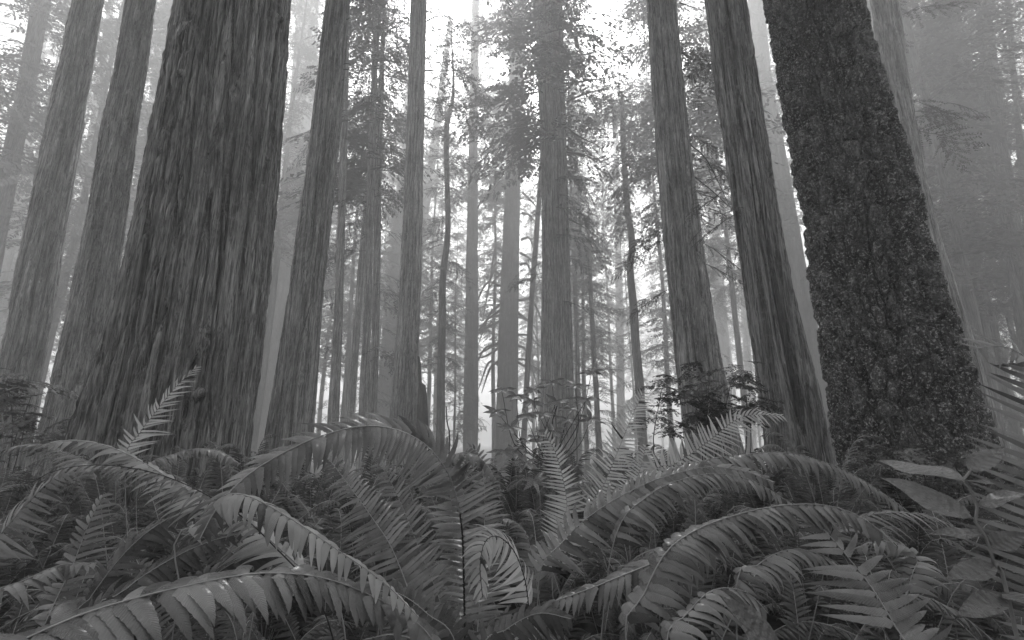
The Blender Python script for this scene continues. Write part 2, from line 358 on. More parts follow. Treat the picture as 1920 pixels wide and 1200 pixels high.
far('31', "dissolving trunk in the fog left of the flat-topped tree", 46, [(400, 1152, 1163), (600, 1155, 1169), (750, 1156, 1171)])
far('24', "dusky trunk leaning in near the top right corner", 15, [(60, 1834, 1864), (150, 1843, 1874), (300, 1858, 1894), (500, 1888, 1926)])
far('25', "thin dusky trunk nearest the right edge", 16, [(100, 1892, 1903), (300, 1908, 1922), (400, 1916, 1934)])
far('26', "dim trunk between the ribbed redwood and the right edge", 17, [(200, 1788, 1806), (300, 1798, 1818), (500, 1818, 1842), (600, 1830, 1854)])
far('27', "narrow dim stem beside the ribbed redwood", 25, [(300, 1765, 1774), (375, 1779, 1789), (600, 1812, 1828)])

# ---------------------------------------------------------------- foliage
def leafmat(name, lo, hi, rough=.5, trans=.25, spec=.4, veins=0, wet=0.):
    m, t, b = mat(name, rough, spec)
    oi = node(t, "ShaderNodeObjectInfo"); tc = node(t, "ShaderNodeTexCoord")
    n1 = node(t, "ShaderNodeTexNoise", Scale=(14. if veins else 1.3), Detail=4.0); t.links.new(tc.outputs["Object"], n1.inputs["Vector"])
    ad = node(t, "ShaderNodeMath", operation='ADD'); t.links.new(n1.outputs[0], ad.inputs[0])
    mr = node(t, "ShaderNodeMapRange"); mr.inputs[3].default_value = -.22; mr.inputs[4].default_value = .22
    t.links.new(oi.outputs["Random"], mr.inputs[0]); t.links.new(mr.outputs[0], ad.inputs[1])
    col = ramp(t, ad.outputs[0], [(.2, lo), (.8, hi)])
    t.links.new(col, b.inputs["Base Color"])
    if veins:
        uv = node(t, "ShaderNodeUVMap"); sp = node(t, "ShaderNodeSeparateXYZ"); t.links.new(uv.outputs[0], sp.inputs[0])
        ab = node(t, "ShaderNodeMath", operation='ABSOLUTE'); t.links.new(sp.outputs[1], ab.inputs[0])
        ml = node(t, "ShaderNodeMath", operation='MULTIPLY_ADD'); ml.inputs[1].default_value = -.07
        t.links.new(ab.outputs[0], ml.inputs[0]); t.links.new(sp.outputs[0], ml.inputs[2])
        sn = node(t, "ShaderNodeMath", operation='MULTIPLY'); sn.inputs[1].default_value = float(veins); t.links.new(ml.outputs[0], sn.inputs[0])
        si = node(t, "ShaderNodeMath", operation='SINE'); t.links.new(sn.outputs[0], si.inputs[0])
        n2 = node(t, "ShaderNodeTexNoise", Scale=160., Detail=3.0); t.links.new(tc.outputs["Object"], n2.inputs["Vector"])
        a2 = node(t, "ShaderNodeMath", operation='MULTIPLY_ADD'); a2.inputs[1].default_value = .25
        t.links.new(si.outputs[0], a2.inputs[0]); t.links.new(n2.outputs[0], a2.inputs[2])
        bp = node(t, "ShaderNodeBump", Strength=.7, Distance=.0022 if veins > 100 else .008); t.links.new(a2.outputs[0], bp.inputs["Height"]); t.links.new(bp.outputs[0], b.inputs["Normal"])
    if wet:
        n3 = node(t, "ShaderNodeTexNoise", Scale=85., Detail=5.0, Roughness=.7); t.links.new(tc.outputs["Object"], n3.inputs["Vector"])
        t.links.new(ramp(t, n3.outputs[0], [(.44, .5), (.62, .2)]), b.inputs["Roughness"])
        b.inputs["Coat Weight"].default_value = wet; b.inputs["Coat Roughness"].default_value = .18
    if trans:
        tr = node(t, "ShaderNodeBsdfTranslucent"); t.links.new(col, tr.inputs[0])
        mx = node(t, "ShaderNodeMixShader"); mx.inputs[0].default_value = trans
        t.links.new(b.outputs[0], mx.inputs[1]); t.links.new(tr.outputs[0], mx.inputs[2])
        t.links.new(mx.outputs[0], t.nodes["Material Output"].inputs["Surface"])
    return m
ZONES = [(260, "left of the widest redwood"), (560, "in front of the widest redwood"), (860, "between stubbed and straight grey redwoods"), (1180, "around the fused stems"), (1430, "by the smooth redwood"), (1620, "by the scarred redwood"), (9999, "by the scaly fir and the right edge")]
def zone_of(x, Y):
    q = 960 + FPX * x / (Y * .974)
    return next(n for a, n in ZONES if q < a)
M_NEEDLE = leafmat("conifer_foliage", .05, .12, .6, .42)
M_FROND = leafmat("fern_leaf", .12, .36, .5, .38, .35, 150, .4)
M_DEEP = leafmat("shade_and_brown_fern_leaf", .04, .16, .55, .3, .3, 150, .05)  # darker leaf copy: shade in the fern bed put into colour, also browned leaflets
M_PALE = leafmat("lit_young_fern_leaf", .36, .68, .6, .5, .3, 150, .0)  # young growth's pale tone, raised to carry the light on upper leaflets
M_BRIGHT = leafmat("skylit_upright_fern_leaf", .5, .78, .6, .5, .3, 150, .0)  # sky light caught by the upright fronds, put into the leaf colour
M_BROAD = leafmat("broad_leaf", .12, .24, .45, .25, .35, 48, .15)
M_BUSH = leafmat("bush_leaf", .06, .15, .45, .25)
M_RACHIS, t_, b_ = mat("fern_stalk", .5, .4); b_.inputs["Base Color"].default_value = (.3, .3, .3, 1)
M_DARKSTALK, t_, b_ = mat("backlit_fern_stalk", .6, .3); b_.inputs["Base Color"].default_value = (.03, .03, .03, 1)  # backlit look of the stem painted as a near-black colour
M_TWIG, t_, b_ = mat("twig", .8, .2); b_.inputs["Base Color"].default_value = (.07, .07, .07, 1)

def spray(seed, ntw=20, leaf=(.055, .016), dens=.028, gap=.12, oval=False, side=.38, ang=55):
    """flat conifer spray, length 1 along +x, lying in the xy plane"""
    r = np.random.default_rng(seed); parts = []
    xs = np.linspace(0, 1, 7); mainy = .04 * np.sin(xs * 5 + r.uniform(0, 6)); mainz = .02 * np.sin(xs * 4 + r.uniform(0, 6))
    parts.append(tube(np.stack([xs, mainy, mainz], 1), np.linspace(.008, .002, 7), 3))
    LV, tl = [], []
    for k in range(ntw):
        t0 = .1 + .9 * (k + r.uniform(-.3, .3)) / ntw; sgn = 1 if k % 2 else -1
        if r.random() < gap: continue
        ln = (side * (1 - t0) ** .7 + .09) * r.uniform(.6, 1.25); a = radians(ang + r.uniform(-15, 15)) * sgn
        p0 = np.array((t0, np.interp(t0, xs, mainy), np.interp(t0, xs, mainz))); d = np.array((cos(a), sin(a), r.uniform(-.25, .1)))
        n = max(2, int(ln / dens)); s = (np.arange(n) + .5) / n
        cen = p0 + d * ln * s[:, None]; cen[:, 2] -= .25 * (s * ln) ** 2
        tl.append((p0, p0 + d * ln - np.array((0, 0, .25 * ln ** 2))))
        for q, c in enumerate(cen):
            for sg in (-1, 1):
                if r.random() < .12: continue
                b = a + sg * radians(r.uniform(35, 65)); l = leaf[0] * r.uniform(.7, 1.3) * (1.1 - .5 * s[q]); w = leaf[1] * r.uniform(.8, 1.2)
                e = np.array((cos(b), sin(b), r.uniform(-.45, .15))); f = np.array((-sin(b), cos(b), r.uniform(-.5, .5)))
                LV += [c, c + e * l * .45 + f * w, c + e * l, c + e * l * .45 - f * w]
    for a, b in tl: parts.append(tube(np.array([a, (a + b) / 2, b]), (.0035, .0025, .0015), 3))
    V = np.array(LV); parts.append((V, np.arange(len(V)).reshape(-1, 4)))
    return merge(parts)
SPR = [spray(s, 19, (.046, .011), .03, .2) for s in (1, 2, 3)]
SPRC = [spray(s, 14, (.075, .018), .045, .18) for s in (4, 5, 6)]      # coarser for far crowns
def place_sprays(items, lib, seed=0):
    """items: (origin, azimuth, pitch, length, droop, roll)"""
    r = np.random.default_rng(seed); parts = []
    for (o, az, pt, L, dr, rl) in items:
        V, F = lib[r.integers(len(lib))]; V = V * L
        if rl: V = np.stack([V[:, 0], V[:, 1] * cos(rl) - V[:, 2] * sin(rl), V[:, 1] * sin(rl) + V[:, 2] * cos(rl)], 1)
        x, y, z = V.T; R = np.sqrt(x * x + y * y)
        x2 = x * cos(pt) - z * sin(pt); z2 = x * sin(pt) + z * cos(pt) - dr * R * R / L
        parts.append((np.stack([x2 * cos(az) - y * sin(az), x2 * sin(az) + y * cos(az), z2], 1) + o, F))
    return merge(parts)
def crown_items(path, z0, z1, L0, L1, n, seed, pitch=(-.25, .25), droop=(.15, .4), az=None, clump=.5):
    r = np.random.default_rng(seed); it = []
    for k in range(n):
        f = (k + r.random()) / n; z = z0 + (z1 - z0) * f
        L = (L0 + (L1 - L0) * f) * r.uniform(.45, 1.2); a = r.uniform(0, 2 * pi) if az is None else az[r.integers(len(az))] + r.normal() * .35
        o = np.array(path(z)); it.append((o, a, r.uniform(*pitch), L, r.uniform(*droop), r.uniform(-.4, .4)))
        if r.random() < clump:     # secondary spray out along the limb
            q = o + np.array((cos(a), sin(a), -.1)) * L * r.uniform(.3, .7)
            it.append((q, a + r.uniform(-.9, .9), r.uniform(-.6, .1), L * r.uniform(.4, .7), .4, r.uniform(-.6, .6)))
    return it
# shared canopy tree kinds: thin trunk and crown
def simple_trunk(h, r0, seed, lean=.0):
    r = np.random.default_rng(seed); zs = np.linspace(-.4, h, 16)
    return np.stack([.15 * np.sin(zs * .15 + seed) + lean * zs, .12 * np.sin(zs * .21 + 2 * seed), zs], 1), np.linspace(r0, r0 * .12, 16)
KINDS = []
for k, (h, r0, z0, L0, L1, n) in enumerate([(58, .36, 13, 6.2, 2.6, 150), (38, .20, 5, 4.8, 1.4, 110), (68, .4, 22, 7.2, 3.0, 160), (25, .15, 1.6, 3.3, .6, 80), (11, .08, .8, 1.8, .3, 46)]):
    P, R = simple_trunk(h, r0, k)
    path = lambda z, P=P: (np.interp(z, P[:, 2], P[:, 0]), np.interp(z, P[:, 2], P[:, 1]), z)
    tv, tf = tube(P, R, 10)
    cv, cf = place_sprays(crown_items(path, z0, h, L0, L1, n, 50 + k), SPRC if k < 3 else SPR, k)
    KINDS.append((mesh("conifer_trunk", tv, tf, M_FAR), mesh("conifer_crown", cv, cf, M_NEEDLE, False)))
for k_, q_, dz_ in (('15', 0, 26), ('14', 0, 24), ('17', 2, 4), ('5', 0, 16), ('12', 0, 8), ('10b', 0, 12), ('1', 0, 8), ('21b', 0, 14), ('8', 1, 16), ('9', 1, 14)):
    o_, pr_, D_ = TREES[k_]; c_ = obj("crown", KINDS[q_][1], o_, (float(np.interp(30, pr_[0], pr_[1])) - o_.location.x, 0, dz_ - 4)); c_.rotation_euler = (0, 0, D_)
# near trees' crowns, unseen above the picture, put in to shade the near fog
for k_ in ('L', 'R', '2', '3', '6', '20', '21', '23', '11'):
    o_, pr_, D_ = TREES[k_]; c_ = obj("crown", KINDS[2][1], o_, (float(np.interp(45, pr_[0], pr_[1])) - o_.location.x, 0, (8 if D_ > 12 else 3) if D_ > 8.5 else -2)); c_.rotation_euler = (0, 0, D_)
def conifer(kind, x, D, label, group, sc=1., rz=None, at_y=800):
    D = min(back(D, .9), 95) if D < 60 else D; p = px(x, at_y, D); z = float(gz(p[0], D))
    o = thing("conifer_tree", label, "tree", (p[0], D, z), group, random.uniform(0, 6.28) if rz is None else rz)
    o.scale = (sc, sc, sc)
    obj("trunk", KINDS[kind][0], o); obj("crown", KINDS[kind][1], o)
    return o
GC = "leafy conifers filling the fog behind the trunks"
SPOTS = [
 # kind, x pixel, distance, scale, label
 (0, 30, 34, 1.0, "feathery conifer behind the pale trunk slanting in at the left edge"),
 (1, 120, 30, 1.0, "feathery conifer filling the gap between the pale slanting trunk and the next redwood"),
 (0, -60, 30, 1.0, "feathery conifer cut by the left edge of the picture"),
 (0, 225, 40, 1.0, "feathery conifer seen left of the widest redwood"),
 (3, 150, 26, 1.0, "young conifer low behind the left group of trunks"),
 (1, 560, 44, 1.1, "feathery conifer behind the broad pale trunk right of the widest redwood"),
 (0, 640, 34, 1.0, "feathery conifer right behind the thin straight trunks"),
 (1, 700, 38, 1.0, "conifer with layered boughs around the close pair of thin trunks"),
 (0, 800, 40, 1.0, "feathery conifer right of the straight grey redwood"),
 (3, 690, 25, .9, "young conifer with low boughs below the close pair of thin trunks"),
 (1, 850, 36, .95, "feathery conifer behind the crooked young stem"),
 (1, 1010, 42, 1.0, "feathery conifer behind the fused stems"),
 (0, 1100, 38, 1.0, "feathery conifer right of the fused stems"),
 (3, 1118, 27, 1.0, "slim young conifer with level boughs between the fused stems and the flat-topped tree"),
 (1, 1190, 46, 1.1, "hazy conifer behind the flat-topped tree"),
 (0, 1260, 34, 1.0, "feathery conifer behind the smooth redwood"),
 (2, 1330, 42, 1.0, "hazy conifer between smooth and scarred redwoods"),
 (1, 1420, 50, 1.1, "hazy conifer behind the scarred redwood"),
 (0, 1760, 30, 1.0, "drooping conifer right of the ribbed redwood"),
 (1, 1830, 24, 1.0, "drooping conifer before the dusky trunks at the right"),
 (1, 1935, 22, 1.1, "drooping conifer cut by the right edge of the picture"),
 (2, 1880, 38, 1.1, "tall conifer far behind the dusky right-hand trunks"),
 (3, 1880, 20, .9, "young conifer low at the right edge above the fern"),
 (3, 20, 19, .8, "young conifer low at the left edge"),
 (4, 1085, 20, 1.0, "small conifer at the foot of the flat-topped tree"),
 (4, 620, 22, 1.0, "small conifer beside the stubbed redwood's foot"),
 (4, 960, 36, 1.2, "small conifer under the brightest glow"),
 (4, 1210, 34, 1.2, "small hazy conifer behind the bush"),
]
for k, x, D, s, lab in SPOTS: conifer(k, x, D, lab, GC, s)
for k, x, D, s, lab in [(2, 190, 38, 1, "tall conifer high between the second and third trunks"),
 (2, 480, 40, 1, "tall conifer hidden behind the widest redwood"), (2, 575, 36, 1, "tall conifer crossing the broad pale trunk with its high boughs"), (2, 660, 41, 1, "tall conifer high behind the thin straight trunks"), (2, 735, 33, 1, "tall conifer with high boughs between thin trunks and grey redwood"),
 (2, 815, 45, 1, "tall conifer high right of the straight grey redwood"), (0, 872, 48, 1, "tall conifer just left of the pale straight trunk"), (2, 925, 36, .9, "tall conifer whose high boughs cross the two pale trunks"), (0, 1000, 52, 1, "tall conifer dim behind the fused stems, left side"),
 (2, 1085, 30, 1, "tall conifer with high boughs right of the fused stems"), (2, 1150, 46, 1, "tall conifer rising behind the flat-topped tree"), (0, 1290, 47, 1, "tall conifer just right of the smooth redwood"), (2, 1330, 30, 1, "tall conifer with high boughs before the scarred redwood"),
 (2, 1400, 46, 1, "tall conifer hidden by the scarred redwood"), (2, 1740, 38, 1, "tall conifer behind the ribbed redwood"), (0, 1800, 44, 1, "tall conifer beyond the narrow dim stem"), (2, 1900, 30, 1, "tall conifer in the top right corner"), (0, 1960, 36, 1, "tall conifer off the top right corner")]:
    conifer(k, x, D * (.7 if x < 500 or x > 1290 else 1.15), lab, "tall conifers closing the canopy", s)
r = np.random.default_rng(12)
for k in range(34):           # the wood beyond
    x = -500 + 2900 * (k + r.random()) / 34
    conifer(int(r.choice([0, 1, 2, 2])), x, r.uniform(95, 165), "ghostly conifer dissolving in the fog at the back of the wood", "ghostly conifers dissolving at the back", r.uniform(1, 1.25))
for k in range(0):
    sx = -1 if k % 2 else 1
    p = (sx * r.uniform(20, 42), r.uniform(6, 40))
    o = thing("conifer_tree", "conifer standing outside the picture", "tree", (p[0], p[1], float(gz(*p))), "conifers beside the picture", r.uniform(0, 6))
    obj("trunk", KINDS[2][0], o); obj("crown", KINDS[0][1], o)

for k, x, D, s, lab in [(0, 1700, 26, 1, "conifer close behind the ribbed redwood"), (0, 1785, 20, 1, "dark-boughed conifer right of the ribbed redwood"), (0, 1870, 17, 1, "nearest conifer of the dusky right-hand side"), (0, 1990, 19, 1, "conifer off the right edge reaching in with long boughs"), (1, 1850, 30, 1.1, "conifer in the dusk behind the narrow dim stem"),
 (0, 2080, 24, 1, "conifer well off the right edge"), (0, 60, 22, 1, "conifer with long boughs between the two leftmost trunks"), (0, 185, 24, 1, "conifer with long boughs between second and third trunks"), (1, 290, 30, 1.1, "conifer behind the left flank of the widest redwood"), (0, 600, 42, 1, "conifer with boughs around the stubbed redwood"), (0, 735, 42, 1, "conifer with boughs left of the straight grey redwood")]:
    conifer(k, x, D, lab, "long-boughed conifers at the sides", s)
# slim stems with their own boughs
def own_tree(key, name, label, D, S, boughs, rad=None, lib=SPR, group=None):
    """S: (y, x_centre, width_px)"""
    P, R = [], []; kk = back(D) / D; D = back(D)
    for (y, xc, w) in S: P.append(px(xc, y, D)); R.append(w / 2 * D / FPX)
    P, R = np.array(P), np.array(R); g = float(gz(P[0][0], D)) - .2
    if P[0][2] > g: P = np.vstack([(P[0][0], D, g), P]); R = np.r_[R[0] * 1.15, R]
    Q = smoothpath(np.c_[P, R], 60); o0 = np.array((Q[0, 0], D, 0)); o = thing(name, label, "tree", o0, group)
    Q[:, 1] += .12 * np.sin(Q[:, 2] * .9)
    V, F = tube(Q[:, :3] - o0, Q[:, 3], 12); nn = noise(V * (6, 6, 1.5)) * .012; V[:, 0] += nn
    obj("trunk", mesh("trunk", V, F, M_FAR), o)
    path = lambda z: (np.interp(z, Q[:, 2], Q[:, 0]), np.interp(z, Q[:, 2], Q[:, 1]), z)
    items = []
    for b in boughs: items += [(q[0], q[1], q[2], q[3] * kk * .95, q[4], q[5]) for q in b(path, D)]
    V, F = place_sprays(items, lib, len(label)); obj("crown", mesh("crown", V - o0, F, M_NEEDLE, False), o)
    return o, path
def zone(y0, y1, L0, L1, n, seed, **kw):
    return lambda path, D: crown_items(path, px(960, y0, D)[2], px(960, y1, D)[2], L0, L1, n, seed, **kw)
own_tree('13', "young_conifer_tree", "crooked slim stem with ragged short boughs, centre-left before the glow", 18,
  [(860, 825, 17), (780, 826, 16), (600, 829, 14), (520, 831, 13), (450, 838, 12), (400, 840, 11), (300, 837, 11), (240, 838, 12), (215, 842, 11), (190, 848, 8), (140, 850, 5), (60, 846, 3)],
  [zone(760, 560, .9, 1.2, 22, 1, pitch=(-.2, .1)), zone(560, 330, 1.3, 1.8, 26, 2, pitch=(-.3, .1)), zone(330, 60, 1.9, 1.2, 44, 3, pitch=(-.1, .3))])
own_tree('18', "young_conifer_tree", "hazy young conifer stem with level boughs right of the fused stems", 24,
  [(830, 1123, 11), (600, 1110, 9), (475, 1105, 7), (380, 1103, 3)], [zone(760, 600, 1.6, 1.9, 18, 4, pitch=(-.1, .1), droop=(.1, .2)), zone(600, 400, 2.0, .8, 34, 5, pitch=(-.1, .15), droop=(.1, .2))])
own_tree('19', "flat_topped_tree", "slim bent stem carrying a flat umbrella of foliage with hanging sprays, centre-right", 21,
  [(850, 1206, 19), (760, 1201, 18), (600, 1189, 16), (500, 1182, 14), (460, 1185, 14), (350, 1173, 12), (215, 1167, 12), (175, 1166, 5)],
  [zone(235, 170, 3.0, 2.2, 34, 6, pitch=(-.05, .25), droop=(.15, .3)), zone(420, 235, 1.9, 2.6, 30, 7, pitch=(-.9, -.2), droop=(.3, .6)), zone(640, 430, .7, 1.1, 14, 8, pitch=(-.7, 0))])
# sprays hanging at the upper edge from redwoods: boughs of the redwoods themselves
def boughs(key, side, y0, y1, n, L, seed, lib=SPR, up=(-.5, .1)):
    o, (z, cx, r_), D = TREES[key]; rr = np.random.default_rng(seed); it = []
    for k in range(n):
        y = rr.uniform(y0, y1); zz = px(960, y, D)[2]; c = np.interp(zz, z, cx); R = np.interp(zz, z, r_)
        a = rr.uniform(-.8, .8) + (0 if side > 0 else pi)
        base = np.array((c + cos(a) * R * .9, D + sin(a) * R * .9, zz)); l = L * 1.75 * rr.uniform(.6, 1.2)
        it.append((base, a, rr.uniform(*up), l, rr.uniform(.15, .35), rr.uniform(-.4, .4)))
        it.append((base + np.array((cos(a), sin(a), -.2)) * l * .5, a + rr.uniform(-.7, .7), rr.uniform(-.9, -.2), l * .6, .4, rr.uniform(-.5, .5)))
    V, F = place_sprays(it, lib, seed); obj("crown", mesh("crown", V - np.array(o.location), F, M_NEEDLE, False), o)
boughs('20', 1, 60, 500, 15, .8, 1); boughs('11', 1, -60, 260, 9, 2.0, 2); boughs('8', -1, -60, 520, 14, 1.7, 3); boughs('9', 1, -60, 700, 22, 1.5, 4)
boughs('7', -1, 100, 650, 10, 1.2, 5); boughs('15', -1, -80, 420, 18, 3.4, 6); boughs('14', 1, -80, 300, 12, 2.6, 7); boughs('17', 1, 130, 620, 16, 2.2, 8)
boughs('17', -1, 200, 560, 7, 1.5, 9); boughs('16', 1, 330, 700, 10, 1.3, 10); boughs('21', -1, 60, 480, 5, .4, 11); boughs('23', 1, -40, 260, 7, 1.0, 12)
boughs('1', 1, 0, 400, 12, 2.6, 13); boughs('3c', 1, 0, 500, 16, 1.8, 14); boughs('26', 1, 0, 600, 18, 2.2, 15); boughs('24', -1, 0, 500, 14, 2.4, 16); boughs('20', -1, 420, 560, 4, .8, 17)

# bare dead limbs on the trunks
def limb(key, pts, r0=.03, name="branch"):
    o, _, D = TREES[key]; P = np.array([px(x, y, D + d) for (x, y, d) in pts])
    Q = smoothpath(P, 14); V, F = tube(Q - np.array(o.location), np.linspace(r0, r0 * .25, 14) * D / 12, 5)
    return obj(name, mesh(name, V, F, M_DEAD), o)
for pts in ([(645, 36, 0), (652, 36, -.1), (656, 33, -.2)], [(640, 122, 0), (650, 119, -.1), (658, 121, -.15)], [(640, 131, 0), (650, 130, -.1), (659, 131, -.2)], [(638, 152, 0), (642, 150, -.1), (645, 148, -.1)]):
    limb('6', pts, .022, "branch_stub")
for pts in ([(1055, 178, 0), (1078, 150, -.3), (1095, 120, -.4)], [(1052, 138, 0), (1060, 115, -.3), (1067, 92, -.3)], [(1060, 157, 0), (1110, 150, 0), (1180, 140, 0)], [(1062, 190, 0), (1110, 172, 0), (1165, 165, -.4)],
            [(1062, 240, 0), (1090, 258, -.3), (1125, 275, -.6)], [(1064, 410, 0), (1085, 420, -.3), (1100, 430, -.4)], [(1062, 285, 0), (1100, 292, -.2), (1125, 310, -.5)]): limb('17', pts, .035)
for pts in ([(1292, 270, 0), (1325, 300, -.3), (1372, 395, -.5)], [(1300, 330, 0), (1340, 362, -.3), (1380, 400, -.3)], [(1280, 100, 0), (1300, 112, -.2), (1336, 110, -.4)], [(1275, 5, 0), (1300, 14, -.2), (1322, 22, -.4)]): limb('20', pts, .02)
for pts in ([(797, 132, 0), (830, 133, 0), (880, 130, .3)], [(800, 40, 0), (820, 30, .1), (835, 34, .2)], [(792, 215, 0), (815, 225, 0), (838, 232, 0)]): limb('11', pts, .025)
rr = np.random.default_rng(5)
for k in range(26):
    y0 = rr.uniform(330, 700); x0 = np.interp(y0, (300, 600), (949, 936)) + (0 if rr.random() < .6 else 34); s = -1 if x0 < 955 else 1
    l = rr.uniform(25, 60); limb('15', [(x0, y0, 0), (x0 + s * l * .5, y0 + rr.uniform(-5, 20), -.5), (x0 + s * l, y0 + rr.uniform(20, 80), -.8)], .04)
# ---------------------------------------------------------------- fern building
ST = np.array([0, .04, .1, .2, .34, .5, .66, .8, .9, 1.])
HW = np.array([.35, 1.08, .96, .9, .84, .72, .54, .34, .18, .0])
STF = np.linspace(0, 1, 17); HWF = np.interp(STF, ST, HW) * (1 + .06 * np.where(np.arange(17) % 2, 1, -1)); HWF[-1] = 0; HWF[0] = .3
def leaflet(p, d, n, L, w, droop, curve, fold=.3, fine=False, grav=None, twist=0.):
    """one leaflet from p along d with surface normal n"""
    st, hw = (STF, HWF) if fine else (ST, HW)
    y = norm(np.cross(n, d)); g = n if grav is None else grav
    if twist: y, n = y * cos(twist) + n * sin(twist), n * cos(twist) - y * sin(twist)
    a = st * L
    # bend: turn the direction gradually towards -g
    ang = droop * 1.4 * st ** 1.5; ds = np.diff(a, prepend=0)
    cd = np.cumsum(ds * np.cos(ang)); cz = np.cumsum(ds * np.sin(ang))
    mid = p + d * cd[:, None] - g * cz[:, None] + y * (curve * L * st ** 2)[:, None]
    W = (hw * w)[:, None]; nn = n * np.cos(ang)[:, None] + d * np.sin(ang)[:, None]
    Lf = mid + y * W - nn * W * fold; Rt = mid - y * W * (1 if fine else 1) - nn * W * fold
    k = len(st); V = np.concatenate([Lf, mid, Rt])
    i = np.arange(k - 1)
    F = np.concatenate([np.stack([i + k, i + k + 1, i + 1, i], 1), np.stack([i + 2 * k, i + 2 * k + 1, i + k + 1, i + k], 1)])
    uv = np.concatenate([np.stack([st, np.ones(k)], 1), np.stack([st, np.zeros(k)], 1), np.stack([st, -np.ones(k)], 1)])
    return V, F, uv
def frond_geo(P, L, s0=.18, spacing=.019, up=(0, 0, 1), droop=.5, sweep=.3, curve=.12, w=None, seed=0, fine=False, asym=(1, 1), dd=(0, 0), pitch=.12, tw=(0, 0), tws=.3, r0=.0028, n=60, tipf=.12):
    """P control points root -> tip; L longest leaflet; dd extra downward droop on either side"""
    r = np.random.default_rng(seed); Q = smoothpath(P, n); T = norm(np.gradient(Q, axis=0))
    seg = np.r_[0, np.cumsum(np.linalg.norm(np.diff(Q, axis=0), axis=1))]; tot = seg[-1]
    up = np.asarray(up, float); w = (w or spacing * .52) * (.72 if spacing < .04 else 1); spacing *= .74
    rv, rf = tube(Q, np.linspace(r0, r0 * .25, n), 5)
    m = max(6, int(tot * (1 - s0) / spacing)); out = []
    for k in range(m):
        t = (k + .3) / m; s = (s0 + (1 - s0) * t) * tot
        p = np.array([np.interp(s, seg, Q[:, c]) for c in range(3)]); tg = norm(np.array([np.interp(s, seg, T[:, c]) for c in range(3)]))
        N = norm(up - tg * np.dot(up, tg)); S = np.cross(tg, N)
        env = min(1, .62 + 1.9 * t) * ((1 - t) ** .62 * (1 - tipf) + tipf)
        env = min(env, 1) * 1.12
        for q, sg in enumerate((1, -1)):
            if r.random() < .03: continue
            l = L * env * asym[q] * r.uniform(.82, 1.08) * (.5 if r.random() < .02 else 1); a = sweep * r.uniform(.6, 1.4) + .35 * t
            d = norm(S * sg * cos(a) + tg * sin(a) + N * (r.normal() * .10 - pitch * (1 - .6 * (min(droop, 1) < .5))))
            grav = norm(N * .55 + np.array((0, 0, 1.)) * .45)
            out.append(leaflet(p + tg * sg * spacing * .22, d, N, l, 1.12 * w * (.75 + .25 * env) * r.uniform(.9, 1.1), (droop + dd[q]) * r.uniform(.75, 1.3), (-curve if sg > 0 else curve) * r.uniform(.4, 1.5) * -1, r.uniform(.1, .4), fine, grav, r.normal() * .11 + sg * (tw[0] + (tw[1] - tw[0]) * min(max((t - tws) / .2, 0), 1))))
    return (rv, rf), out
def join_leaflets(out):
    n = 0; V, F, U = [], [], []
    for v, f, u in out: V.append(v); F.append(f + n); U.append(u); n += len(v)
    return np.concatenate(V), np.concatenate(F), np.concatenate(U)

def hero_fern(label, root, fronds, name="sword_fern", group=None):
    """fronds: dict(pts=[(x, y, distance)...], L=..., ...)"""
    rt = np.array((root[0], root[1], float(gz(*root)))); o = thing(name, label, "fern", rt, group); tot = 0
    for i, f in enumerate(fronds):
        f = dict(f); P = np.array([px(*q) for q in f.pop('pts')]); m = f.pop('m', M_FROND); rm = f.pop('rm', M_RACHIS); lab = f.pop('lab', None); split = f.pop('split', 0)
        if f.pop('rooted', True):
            mid = (rt + P[0]) / 2; mid[:2] = rt[:2] * .35 + P[0][:2] * .65
            seglen = lambda A: np.linalg.norm(np.diff(A, axis=0), axis=1).sum()
            pre = seglen(np.vstack([rt, mid, P[0]])); post = seglen(P)
            f['s0'] = (pre + post * f.get('s0', 0.)) / (pre + post); P = np.vstack([rt, mid, P])
        (rv, rf), out = frond_geo(P, seed=int(abs(rt[0]) * 100) + i * 7, **f)
        me = mesh("frond", rv - rt, rf, rm)
        if split: me.materials.append(M_RACHIS); me.polygons.foreach_set("material_index", (np.arange(len(rf)) > split * len(rf)).astype(np.int32))  # lower stalk painted dark as if backlit, upper part keeps the stalk colour
        fo = obj("frond", me, o)
        if lab: fo['label'] = lab
        for (v, lf, uv) in out[:300]:
            obj("leaflet", mesh("leaflet", v - rt, lf, m if (tot * 7919) % 23 else M_DEEP, True, uv), fo)
            tot += 1
    return o
OUT = (0, -1, .25)            # surface turned to the viewer
HERO = 0
hero_fern("fern with one broad glossy frond arching across the bottom left corner", (-.55, .45), [
  dict(pts=[(-120, 1290, .60), (47, 1199, .66), (175, 1144, .72), (350, 1098, .78), (484, 1075, .84), (600, 1082, .88), (700, 1118, .90), (780, 1165, .90), (835, 1230, .88)], L=.105, spacing=.0225, w=.0175, droop=.85, fine=True, dd=(.1, -.15), pitch=.08, up=(0, -.42, 1), sweep=.25)])
